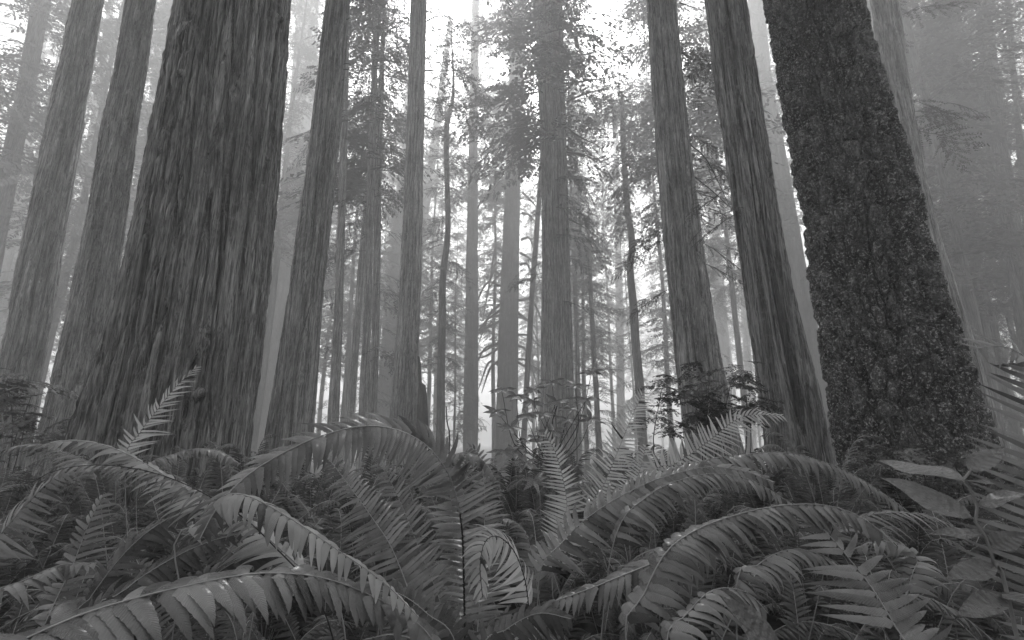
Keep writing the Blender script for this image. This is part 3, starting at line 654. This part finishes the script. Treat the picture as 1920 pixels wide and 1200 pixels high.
hero_fern("tall fern with a backlit dark stem in the centre whose frond arches over to the left", (-.13, 1.55), [
  dict(pts=[(872, 1260, 1.47), (869, 1050, 1.46), (864, 975, 1.44), (848, 905, 1.41), (826, 866, 1.37), (795, 832, 1.32), (745, 806, 1.25), (680, 799, 1.17), (600, 818, 1.10), (520, 855, 1.04), (455, 898, .99), (405, 955, .95), (375, 1010, .93)], L=.14, s0=.10, spacing=.021, w=.0125, droop=.85, up=(-.1, -.95, .75), tw=(-1.3, 0), tws=.45, dd=(-.5, .2), pitch=.08, rm=M_DARKSTALK, fine=True, r0=.0045, split=.55, sweep=.15, lab="long frond with a black stem arching to the left"),
  dict(pts=[(890, 1260, 1.62), (900, 1120, 1.7), (908, 1000, 1.76), (908, 915, 1.80), (898, 852, 1.82), (880, 838, 1.80)], L=.155, s0=.02, spacing=.021, w=.008, droop=.6, up=(.1, -1, .45), sweep=.15),
  dict(pts=[(860, 1260, 1.5), (858, 1000, 1.52), (850, 900, 1.5), (846, 862, 1.45), (870, 848, 1.38), (905, 862, 1.33), (930, 900, 1.3)], L=.07, s0=.6, droop=1.1),
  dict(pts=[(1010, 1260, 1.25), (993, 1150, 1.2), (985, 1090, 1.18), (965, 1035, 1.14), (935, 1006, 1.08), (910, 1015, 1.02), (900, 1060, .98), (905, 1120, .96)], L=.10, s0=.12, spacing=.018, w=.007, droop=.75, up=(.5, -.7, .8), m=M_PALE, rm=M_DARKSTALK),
])
hero_fern("fern left of centre with a bright straight stalk leaning left and spreading leaflets", (-.2, 2.1), [
  dict(pts=[(790, 1190, 1.62), (740, 1040, 1.68), (690, 960, 1.73), (650, 905, 1.78), (622, 868, 1.80), (600, 850, 1.82)], L=.17, s0=.0, spacing=.022, w=.0095, droop=.5, up=(.1, -1, .5), sweep=.2, r0=.0036),
  dict(pts=[(830, 1150, 1.95), (790, 1040, 1.98), (750, 940, 2.0), (722, 885, 2.02), (700, 862, 2.0)], L=.15, spacing=.021, w=.0085, droop=.5, up=(.1, -1, .5), sweep=.2, s0=.05),
  dict(pts=[(860, 1150, 2.1), (850, 1010, 2.15), (845, 930, 2.2), (838, 880, 2.2), (820, 862, 2.15)], L=.14, spacing=.021, w=.0085, droop=.5, up=(.1, -1, .5), sweep=.2, s0=.05),
])
hero_fern("fern at the left whose pale-edged frond reaches up to the foot of the widest redwood", (-.25, 1.35), [
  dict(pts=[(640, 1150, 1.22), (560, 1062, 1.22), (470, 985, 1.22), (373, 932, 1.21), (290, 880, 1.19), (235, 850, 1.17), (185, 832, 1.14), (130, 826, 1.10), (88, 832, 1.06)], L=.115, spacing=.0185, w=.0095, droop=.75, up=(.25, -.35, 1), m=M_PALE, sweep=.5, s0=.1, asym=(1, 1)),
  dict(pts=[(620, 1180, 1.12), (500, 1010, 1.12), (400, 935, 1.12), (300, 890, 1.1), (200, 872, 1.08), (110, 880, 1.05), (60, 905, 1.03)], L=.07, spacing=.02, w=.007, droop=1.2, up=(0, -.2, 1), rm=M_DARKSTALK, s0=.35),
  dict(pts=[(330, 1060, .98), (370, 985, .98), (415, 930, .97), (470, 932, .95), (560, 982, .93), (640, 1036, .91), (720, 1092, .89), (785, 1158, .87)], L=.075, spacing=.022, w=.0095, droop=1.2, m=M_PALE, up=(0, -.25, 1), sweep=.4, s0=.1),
])
hero_fern("fern with one upright frond standing against the foot of the widest redwood", (-1.55, 2.5), [
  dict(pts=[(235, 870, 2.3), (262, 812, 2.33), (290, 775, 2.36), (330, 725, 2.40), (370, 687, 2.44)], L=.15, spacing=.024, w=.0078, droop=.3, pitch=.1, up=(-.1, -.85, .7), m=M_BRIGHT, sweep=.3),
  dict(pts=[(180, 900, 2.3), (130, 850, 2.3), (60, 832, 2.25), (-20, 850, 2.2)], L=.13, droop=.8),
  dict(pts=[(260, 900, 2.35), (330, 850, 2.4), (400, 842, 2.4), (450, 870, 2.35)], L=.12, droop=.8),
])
hero_fern("fern with a skylit narrow upright frond right of centre", (.25, 1.95), [
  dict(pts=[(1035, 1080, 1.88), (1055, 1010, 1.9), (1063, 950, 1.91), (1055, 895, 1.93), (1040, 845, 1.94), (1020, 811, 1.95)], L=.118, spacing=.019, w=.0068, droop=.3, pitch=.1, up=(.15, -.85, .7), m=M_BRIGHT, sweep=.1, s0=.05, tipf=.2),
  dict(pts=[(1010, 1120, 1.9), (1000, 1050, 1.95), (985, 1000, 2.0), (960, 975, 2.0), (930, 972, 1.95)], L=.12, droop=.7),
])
hero_fern("fern with a tall skylit feathery frond before the flat-topped tree", (.52, 2.45), [
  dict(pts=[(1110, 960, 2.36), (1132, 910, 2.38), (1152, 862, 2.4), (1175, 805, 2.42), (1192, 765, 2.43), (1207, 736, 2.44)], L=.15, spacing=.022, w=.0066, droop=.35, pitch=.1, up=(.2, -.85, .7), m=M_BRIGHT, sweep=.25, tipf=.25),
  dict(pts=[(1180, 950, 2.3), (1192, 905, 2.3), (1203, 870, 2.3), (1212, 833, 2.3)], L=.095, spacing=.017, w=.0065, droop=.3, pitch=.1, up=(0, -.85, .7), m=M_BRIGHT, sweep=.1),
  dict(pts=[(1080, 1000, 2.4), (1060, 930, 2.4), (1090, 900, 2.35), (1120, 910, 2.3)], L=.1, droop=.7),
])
hero_fern("fern with a skylit frond curling right in front of the bushy plant", (.62, 2.3), [
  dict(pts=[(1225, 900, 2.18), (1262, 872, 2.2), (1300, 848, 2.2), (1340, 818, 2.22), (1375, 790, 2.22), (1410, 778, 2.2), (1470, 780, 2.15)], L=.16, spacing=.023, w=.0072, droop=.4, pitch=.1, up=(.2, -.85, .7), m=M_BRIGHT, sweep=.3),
])
hero_fern("fern right of centre with ladder-like leaflets on a frond rising to the right", (.1, 1.75), [
  dict(pts=[(1010, 1090, 1.48), (1050, 1022, 1.5), (1085, 985, 1.5), (1125, 954, 1.5), (1180, 922, 1.5), (1240, 896, 1.5), (1325, 876, 1.48), (1400, 885, 1.45), (1450, 905, 1.42)], L=.13, spacing=.022, w=.0105, droop=.6, up=(-.1, -.75, .8), sweep=.25, fine=True, s0=.03),
  dict(pts=[(1150, 1020, 1.42), (1215, 930, 1.43), (1300, 893, 1.42), (1370, 890, 1.4), (1425, 908, 1.38), (1485, 945, 1.35)], L=.105, droop=1.1, spacing=.02, up=(0, -.35, 1), fine=True, dd=(0, .5), pitch=.2),
  dict(pts=[(1345, 1010, 1.2), (1290, 1032, 1.2), (1240, 1050, 1.2), (1160, 1082, 1.2), (1100, 1106, 1.2), (1020, 1134, 1.18)], L=.1, droop=1.0, spacing=.021, up=(0, -.5, 1), rooted=False, s0=.0, fine=True),
])
hero_fern("fern with a long arching frond under the scarred redwood and the scaly fir", (.75, 2.1), [
  dict(pts=[(1120, 985, 1.85), (1180, 925, 1.84), (1240, 888, 1.82), (1310, 866, 1.8), (1370, 855, 1.77), (1470, 848, 1.7), (1550, 868, 1.65), (1600, 890, 1.62), (1655, 924, 1.6), (1715, 968, 1.55)], L=.135, spacing=.021, w=.013, droop=1.1, up=(0, -.35, 1), fine=True, sweep=.3, dd=(0, .5), pitch=.2),
  dict(pts=[(1560, 1020, 1.4), (1615, 972, 1.36), (1660, 962, 1.34), (1705, 962, 1.32), (1750, 970, 1.3), (1800, 993, 1.28)], L=.11, spacing=.018, w=.0055, droop=.8, up=(0, -.4, 1), sweep=.6),
])
hero_fern("glossy fern in the right foreground with a domed frond bowing to the right", (.5, 1.3), [
  dict(pts=[(1175, 1210, 1.02), (1205, 1120, 1.03), (1245, 1040, 1.05), (1290, 1002, 1.07), (1350, 975, 1.08), (1440, 951, 1.08), (1525, 945, 1.05), (1590, 958, 1.02), (1645, 990, .99), (1680, 1025, .97)], L=.105, spacing=.020, w=.0135, droop=1.05, up=(0, -.4, 1), fine=True, sweep=.35, s0=.05, dd=(0, .6), pitch=.2),
  dict(pts=[(1730, 1270, .90), (1690, 1195, .92), (1650, 1125, .95), (1620, 1082, .98), (1590, 1045, 1.0), (1545, 993, 1.03), (1515, 970, 1.05)], L=.145, spacing=.021, w=.0105, droop=.35, up=(.1, -1, .8), fine=True, sweep=.1, s0=.0),
  dict(pts=[(1380, 1120, 1.0), (1420, 1060, 1.02), (1480, 1030, 1.05), (1540, 1040, 1.05), (1600, 1080, 1.03), (1640, 1140, 1.0)], L=.09, droop=1.2, spacing=.02),
  dict(pts=[(1250, 1240, .92), (1290, 1150, .95), (1340, 1105, .97), (1400, 1110, .97), (1440, 1150, .95)], L=.1, droop=1.1, spacing=.021, fine=True),
  dict(pts=[(1700, 1120, 1.15), (1720, 1050, 1.18), (1690, 1020, 1.2), (1640, 1015, 1.2), (1600, 1030, 1.2)], L=.08, droop=1.0, spacing=.02),
])
hero_fern("fern along the right edge with long level leaflets one above another", (1.1, 1.0), [
  dict(pts=[(1990, 1230, .98), (1968, 1100, .99), (1952, 980, 1.0), (1945, 860, 1.0), (1942, 760, 1.0), (1938, 700, 1.0), (1920, 668, 1.0), (1880, 649, 1.0), (1826, 654, 1.0)], L=.15, spacing=.024, w=.0085, droop=.15, up=(0, -.8, .7), sweep=.05, s0=.02, tipf=.2),
])
hero_fern("fern at the left edge with leaflets spread on a stalk rising to the right", (-1.4, 1.25), [
  dict(pts=[(-60, 1080, 1.28), (0, 1002, 1.3), (50, 945, 1.3), (95, 900, 1.3), (140, 870, 1.3)], L=.12, spacing=.02, w=.008, droop=.55, up=(0, -1, .7), sweep=.2, s0=0),
  dict(pts=[(75, 1190, 1.3), (100, 1135, 1.33), (140, 1050, 1.38), (165, 985, 1.4), (195, 925, 1.42)], L=.12, spacing=.02, w=.008, droop=.6, up=(0, -1, .7), sweep=.2, s0=0),
  dict(pts=[(-100, 1150, 1.1), (-20, 1110, 1.1), (40, 1090, 1.12), (110, 1060, 1.15), (180, 1055, 1.15)], L=.1, droop=.7),
])
M_KEEP = M_FROND; M_FROND = M_DEEP  # the next ferns take the leaf colour darkened to stand in for shade
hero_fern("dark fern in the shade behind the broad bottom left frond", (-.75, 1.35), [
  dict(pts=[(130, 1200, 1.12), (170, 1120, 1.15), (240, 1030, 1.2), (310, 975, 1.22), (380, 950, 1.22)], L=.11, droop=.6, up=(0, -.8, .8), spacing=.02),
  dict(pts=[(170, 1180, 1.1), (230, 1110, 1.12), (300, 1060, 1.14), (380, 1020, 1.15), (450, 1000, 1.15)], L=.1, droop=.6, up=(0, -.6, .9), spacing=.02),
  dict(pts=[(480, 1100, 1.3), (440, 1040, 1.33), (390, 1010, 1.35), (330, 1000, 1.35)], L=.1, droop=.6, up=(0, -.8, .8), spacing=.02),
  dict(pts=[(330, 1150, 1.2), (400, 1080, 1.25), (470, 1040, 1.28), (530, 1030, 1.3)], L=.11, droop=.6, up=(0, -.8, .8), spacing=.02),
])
hero_fern("low fern spreading under the backlit dark stem at the bottom centre", (-.05, 1.25), [
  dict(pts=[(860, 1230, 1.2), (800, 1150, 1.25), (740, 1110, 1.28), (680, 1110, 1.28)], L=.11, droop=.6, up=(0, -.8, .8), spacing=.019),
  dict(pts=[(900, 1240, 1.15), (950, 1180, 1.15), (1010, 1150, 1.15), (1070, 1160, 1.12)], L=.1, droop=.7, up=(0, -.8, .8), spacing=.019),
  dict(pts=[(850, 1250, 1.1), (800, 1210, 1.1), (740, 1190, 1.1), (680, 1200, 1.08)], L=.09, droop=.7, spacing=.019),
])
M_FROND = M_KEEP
# ---- filler ferns
def arch(h, R, tipdrop, n=9):
    t = np.linspace(0, 1, n); return np.stack([R * t ** 1.25, np.zeros(n), h * np.sin(np.clip(t * 1.75, 0, pi / 2 + .9)) ** .9 * 1 - tipdrop * np.clip(t - .6, 0, 1) ** 1.5], 1)
FR = []
for k, (h, R, td) in enumerate([(.62, .55, .5), (.75, .42, .3), (.5, .68, .6), (.82, .3, .15), (.42, .6, .4), (.68, .5, .7)]):
    P = arch(h, R, td); P[:, 1] = (.05 * np.sin(np.linspace(0, 3, 9)) * (-1) ** k)
    (rv, rf), out = frond_geo(P, .115, s0=.2, spacing=.022, w=.009, droop=.6, seed=k + 90, n=26, up=(-.35, 0, 1))
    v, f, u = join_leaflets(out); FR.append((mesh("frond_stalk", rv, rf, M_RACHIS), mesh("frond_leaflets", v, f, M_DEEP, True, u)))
FERNM = []
for k in range(3):
    parts = []; r = np.random.default_rng(k)
    for q in range(11):
        h, R, td = [(.6, .55, .5), (.75, .42, .3), (.5, .65, .6)][q % 3]; a = q * 2.4 + r.uniform(-.3, .3); s = r.uniform(.75, 1.1)
        P = arch(h * s, R * s, td); P = np.stack([P[:, 0] * cos(a), P[:, 0] * sin(a), P[:, 2]], 1)
        (rv, rf), out = frond_geo(P, .115, s0=.2, spacing=.045, w=.013, droop=.6, seed=q, n=10, up=(-.35 * cos(a), -.35 * sin(a), 1), )
        parts.append((rv, rf)); v, f, u = join_leaflets([(v[np.r_[0, 2, 5, 7, 9, 10, 12, 15, 17, 19, 20, 22, 25, 27, 29]], None, u) for v, _, u in out]) if False else join_leaflets(out); parts.append((v, f))
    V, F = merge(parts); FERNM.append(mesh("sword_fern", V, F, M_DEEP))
TR = [(float(o.location.x), D, max(.3, float(np.interp(0.3, pr[0], pr[2])))) for o, pr, D in TREES.values()]
def clear(x, y, rad):
    return all(math.hypot(x - a, y - b) > c + rad for a, b, c in TR)
r = np.random.default_rng(33); near = []; cnt = 0
for k in range(4000):
    Y = 1.35 + 4.2 * r.random() ** .8; x = r.uniform(-1.15, 1.15) * Y
    if not clear(x, Y, .15) or any(math.hypot(x - a, Y - b) < .39 for a, b in near): continue
    near.append((x, Y))
for (x, Y) in near:
    side = "in the left half" if x < 0 else "in the right half"; 
    zn = ("front" if Y < 2.7 else "back") + " of the fern bed " + zone_of(x, Y); lab = "fern in the " + zn
    o = thing("sword_fern", lab, "fern", (x, Y, float(gz(x, Y)) - .02), "ferns at the " + zn, r.uniform(0, 6.28))
    s = r.uniform(.85, 1.2) * (.9 if Y < 2 else 1.12 if Y > 3.2 else 1); o.scale = (s, s, s)
    for q in range(8):
        f = FR[r.integers(len(FR))]; fo = obj("frond", f[0], o); fo.rotation_euler = (r.normal() * .08, r.normal() * .1, q * .785 + r.uniform(-.3, .3))
        c = r.uniform(.8, 1.15); fo.scale = (c, c, c)
        tag(obj("leaflets", f[1], fo), kind='stuff')
farf = []
for k in range(6000):
    Y = 5.3 + 22 * r.random() ** 1.3; x = r.uniform(-1.15, 1.15) * Y
    if not clear(x, Y, .2) or any(math.hypot(x - a, Y - b) < .75 + .045 * Y for a, b in farf): continue
    farf.append((x, Y))
    if len(farf) > 138: break
for (x, Y) in farf:
    o = obj("sword_fern", FERNM[r.integers(3)], None, (x, Y, float(gz(x, Y)) - .02)); s = r.uniform(.8, 1.2); o.scale = (s, s, s * r.uniform(.8, 1)); o.rotation_euler = (0, 0, r.uniform(0, 6.28))
    tag(o, ("nearer" if Y < 12 else "distant") + " slope fern " + zone_of(x, Y), "fern", ("nearer" if Y < 12 else "far-off") + " slope ferns " + zone_of(x, Y))
# ---------------------------------------------------------------- bushes and broad-leaved plants
def leaf_mesh(B, T, w, nrm=(0, -.4, 1), bend=.15, fold=.18, seed=0, tooth=0.):
    """one broad leaf from base B to tip T"""
    r = np.random.default_rng(seed); d = T - B; L = np.linalg.norm(d); d = d / L; n = np.asarray(nrm, float); n = norm(n - d * np.dot(n, d)); y = np.cross(n, d)
    u = np.linspace(0, 1, 12); vv = np.linspace(-1, 1, 7); U, Vv = np.meshgrid(u, vv, indexing='ij')
    hw = w / 2 * (np.sin(pi * U ** .78) ** .95 * (1.12 - .3 * U)) * (1 + tooth * np.where((np.arange(12) % 2)[:, None] > 0, 1, -1) * (np.abs(Vv) > .9))
    z = -bend * L * (U ** 2) * 1.0 + bend * L * U - fold * hw * (1 - np.abs(Vv)) + .025 * L * np.sin(U * 9 + Vv * 3 + r.uniform(0, 6)) * np.abs(Vv) + .01 * L * np.cos(U * 40) * (1 - np.abs(Vv)) * np.abs(Vv)
    P = B + d * (U * L)[..., None] + y * (hw * Vv)[..., None] + n * z[..., None]
    i, j = np.meshgrid(np.arange(11), np.arange(6), indexing='ij'); a = (i * 7 + j).ravel()
    uv = np.stack([U.ravel(), Vv.ravel()], 1)
    return P.reshape(-1, 3), np.stack([a, a + 1, a + 8, a + 7], 1), uv
def stem_part(o, rt, P, r0, r1, m=M_TWIG, name="stem", k=6):
    Q = smoothpath(np.array(P), max(8, len(P) * 5)); V, F = tube(Q - rt, np.linspace(r0, r1, len(Q)), k); return obj(name, mesh(name, V, F, m), o)
# salal at the right
rt = px(1905, 1190, .95); rt[2] = float(gz(rt[0], .95))
o = thing("salal_plant", "broad-leaved plant with a crooked pale stem beside the right edge", "plant", rt)
M_PALESTEM, t_, b_ = mat("pale_stem", .5, .3); b_.inputs["Base Color"].default_value = (.22, .22, .22, 1)
stem_part(o, rt, [rt] + [px(x, y, .95) for x, y in ((1897, 1150), (1868, 1075), (1852, 1015), (1826, 972), (1834, 945), (1822, 922), (1806, 900), (1822, 880))], .0062, .0025, M_PALESTEM)
for i, (b, tpt, w, nr) in enumerate([((1822, 972, .95), (1650, 895, 1.02), .056, (.1, -1, .6)), ((1808, 900, .95), (1640, 866, 1.1), .055, (0, -.8, .8)), ((1816, 882, .95), (1885, 838, .93), .04, (.5, -.6, 1)),
     ((1808, 900, .95), (1868, 908, .9), .035, (0, -.4, 1)), ((1836, 945, .95), (1925, 925, .9), .05, (0, -.6, 1)), ((1846, 1000, .95), (1735, 1002, 1.0), .035, (0, -.5, 1)), ((1855, 1025, .95), (1925, 1000, .93), .04, (.1, -.8, 1)),
     ((1862, 1060, .95), (1770, 1090, .9), .04, (0, -.7, 1)), ((1885, 1120, .95), (1790, 1160, .88), .04, (0, -.7, 1)), ((1885, 1110, .95), (1950, 1140, .9), .05, (0, -.7, 1))]):
    V, F, uv = leaf_mesh(px(*b), px(*tpt), w, nr, seed=i, tooth=.03); obj("leaf", mesh("leaf", V - rt, F, M_BROAD, True, uv), o)
rt = px(1480, 1230, .8); rt[2] = float(gz(rt[0], .8))
o = thing("salal_plant", "single glossy broad leaf pointing up left at the bottom right of centre", "plant", rt)
stem_part(o, rt, [rt, px(1500, 1280, .78), px(1465, 1225, .78)], .003, .0015, M_PALESTEM)
V, F, uv = leaf_mesh(px(1465, 1225, .78), px(1352, 1118, .80), .052, (.5, -.9, .5), seed=50, tooth=.03); obj("leaf", mesh("leaf", V - rt, F, M_BROAD, True, uv), o)
# rhododendron-like shrub
rt = px(1040, 900, 3.6); rt[2] = float(gz(rt[0], 3.6)); r = np.random.default_rng(8)
o = thing("rhododendron_shrub", "open shrub with whorls of leaves in front of the fused stems", "shrub", rt)
hub = px(1040, 880, 3.6)
stem_part(o, rt, [rt, px(1045, 960, 3.6), hub, px(1035, 800, 3.6), px(1045, 760, 3.55)], .012, .004, name="stem")
for (x, y, D) in [(940, 730, 3.4), (968, 742, 3.5), (1035, 716, 3.6), (1078, 722, 3.5), (1110, 697, 3.5), (1100, 748, 3.4), (1108, 785, 3.5), (958, 800, 3.3), (1000, 752, 3.7), (1044, 752, 3.5), (1018, 775, 3.3), (1062, 786, 3.6), (985, 778, 3.6), (1035, 808, 3.4), (945, 845, 3.2), (985, 868, 3.3), (1002, 900, 3.2), (968, 850, 3.5), (1000, 730, 3.6), (1070, 765, 3.7), (930, 770, 3.4), (1010, 825, 3.6)]:
    e = px(x, y, D); mid = (hub + e) / 2 + r.normal(size=3) * .05; mid[2] -= .05
    stem_part(o, rt, [hub + r.normal(size=3) * .02, mid, e], .004, .0018, name="twig", k=4)
    a0 = r.uniform(0, 6)
    for q in range(7):
        a = a0 + q * .9; l = r.uniform(.07, .115); d = norm(np.array((cos(a), .55 * sin(a) - .2, .35 * sin(a) + r.uniform(-.4, .1))))
        V, F, uv = leaf_mesh(e, e + d * l * 1.1, .034, (r.uniform(-.3, .3), -.7, .8), .12, .2, seed=q); obj("leaf", mesh("leaf", V - rt, F, M_BROAD, True, uv), o)
# small-leaved huckleberry bushes
def spray_oval(seed): return spray(seed, 16, (.078, .030), .05, .12, True, .42, 50)
SPB = [spray_oval(s) for s in (21, 22, 23)]
def bush_geo(rt, items_px, n_extra, seed, sp=.5):
    r = np.random.default_rng(seed); it = []
    for (x, y, D, L) in items_px:
        for q in range(n_extra):
            c = px(x + r.normal() * 14, y + r.normal() * 10, D + r.normal() * .15); it.append((c, r.uniform(0, 6.28), r.uniform(-.3, .3), L * r.uniform(.5, 1.1), .2, r.uniform(-.4, .4)))
    return place_sprays(it, SPB, seed)
def px_bush(label, D, pts, root, n, seed, L=.4):
    rt = px(root, 800, D); rt[2] = float(gz(rt[0], D)); o = thing("huckleberry_bush", label, "bush", rt)
    r = np.random.default_rng(seed)
    for (x, y) in pts[::2]:
        e = px(x, y, D); stem_part(o, rt, [rt + (r.uniform(-.05, .05), 0, 0), rt * .4 + e * .6 + r.normal(size=3) * .08, e], .009, .003, name="stem", k=5)
    V, F = bush_geo(rt, [(x, y, D, L) for x, y in pts], n, seed); obj("foliage", mesh("foliage", V - rt, F, M_BUSH, False), o)
px_bush("dark small-leaved bush in front of the smooth redwood's foot", 4.6, [(1240, 730), (1235, 770), (1255, 800), (1280, 712), (1300, 730), (1300, 765), (1330, 705), (1345, 745), (1370, 720), (1375, 765), (1400, 745), (1395, 700), (1320, 780), (1270, 750), (1408, 775)], 1300, 8, 3, .34)
px_bush("small-leaved bush at the left edge below the dark redwoods", 6.0, [(15, 715), (45, 705), (60, 740), (20, 755), (50, 780), (80, 800), (10, 800), (100, 830), (-20, 740), (130, 790)], 30, 5, 4, .5)
px_bush("low fine-leaved sprays at the foot of the scaly fir", 3.4, [(1660, 850), (1690, 840), (1720, 860), (1760, 850), (1790, 870), (1830, 860), (1680, 880), (1740, 895), (1800, 900), (1850, 890), (1700, 915)], 1740, 8, 5, .26)
px_bush("fine-leaved sprays under the skylit upright frond beside the scarred redwood", 5.2, [(1440, 880), (1400, 900), (1470, 905), (1500, 920)], 1440, 8, 6, .3)
BM = []
for k in range(2):
    r = np.random.default_rng(60 + k); it = []
    for q in range(46):
        a = r.uniform(0, 6.28); rad = r.uniform(0, .6); z = r.uniform(.3, 1.25) * (1 - .3 * rad); it.append((np.array((cos(a) * rad, sin(a) * rad, z)), a + r.normal() * .6, r.uniform(-.3, .3), r.uniform(.35, .65), .25, r.uniform(-.4, .4)))
    V, F = place_sprays(it, SPB, k); BM.append(mesh("foliage", V, F, M_BUSH, False))
    parts = [tube(np.array([(0, 0, -.1), (cos(a) * .2, sin(a) * .2, .5), (cos(a) * .45, sin(a) * .45, 1.05)]), (.012, .008, .003), 4) for a in np.linspace(0, 6, 7)]
    V, F = merge(parts); BM.append(mesh("stems", V, F, M_TWIG))
r = np.random.default_rng(77); nb = []
while len(nb) < 60:
    Y = r.uniform(10, 62); x = r.uniform(-1.15, 1.15) * Y
    if not clear(x, Y, .6) or any(math.hypot(x - a, Y - b) < 1.5 for a, b in nb): continue
    nb.append((x, Y)); k = int(r.integers(2)); o = thing("understorey_bush", ("nearer" if Y < 25 else "hazy") + " leafy undergrowth bush " + zone_of(x, Y), "bush", (x, Y, float(gz(x, Y))), ("nearer" if Y < 25 else "hazy") + " bushes " + zone_of(x, Y), r.uniform(0, 6))
    s = r.uniform(.7, 1.5); o.scale = (s, s, s); obj("foliage", BM[2 * k], o); obj("stems", BM[2 * k + 1], o)
# ---- broken slab beside the straight grey redwood
def slab(D, pts, thick, m=M_DEAD):
    """jagged upright slab: (y, x_left, x_right) edges"""
    A = np.array([px(a, y, D) for y, a, b in pts]); B = np.array([px(b, y, D) for y, a, b in pts]); Vv, n = [], len(pts)
    for dy in (-thick / 2, thick / 2):
        for f in np.linspace(0, 1, 5): Vv.append(A * (1 - f) + B * f + (0, dy * 2 * (1 - (2 * f - 1) ** 2 * .6) + .02 * sin(f * 9), 0) + np.stack([0 * A[:, 0], .02 * np.sin(A[:, 2] * 9 + f * 5), .05 * np.sin(f * 23) * (np.arange(n) == n - 1)], 1))
    cols = Vv[:5] + Vv[5:][::-1]; V = np.concatenate(cols); F = []
    for c in range(10):
        c2 = (c + 1) % 10
        for k in range(n - 1): F.append((c * n + k, c2 * n + k, c2 * n + k + 1, c * n + k + 1))
    for c in range(4): F.append((c * n + n - 1, (c + 1) * n + n - 1, (8 - c) * n + n - 1, (9 - c) * n + n - 1))
    return V, F
o11 = TREES['11'][0]
V, F = slab(back(13) - .9, [(885, 780, 806), (800, 782, 803), (760, 783, 801), (740, 784, 800), (722, 785, 797), (716, 785, 790), (690, 785, 789), (668, 785, 786)], .25)
obj("broken_slab", mesh("broken_slab", V - np.array(o11.location), F, M_DEAD, False), o11)
rt = px(838, 850, 13); rt[2] = float(gz(rt[0], 13))
o = thing("dead_sapling", "bare broken sapling between crooked stem and pale straight trunk", "sapling", rt)
stem_part(o, rt, [rt, px(843, 830, 13), px(838, 790, 13), px(837, 762, 13)], .035, .015, M_DEAD)
# scar strip and cavity on the scarred redwood, burl on the widest one
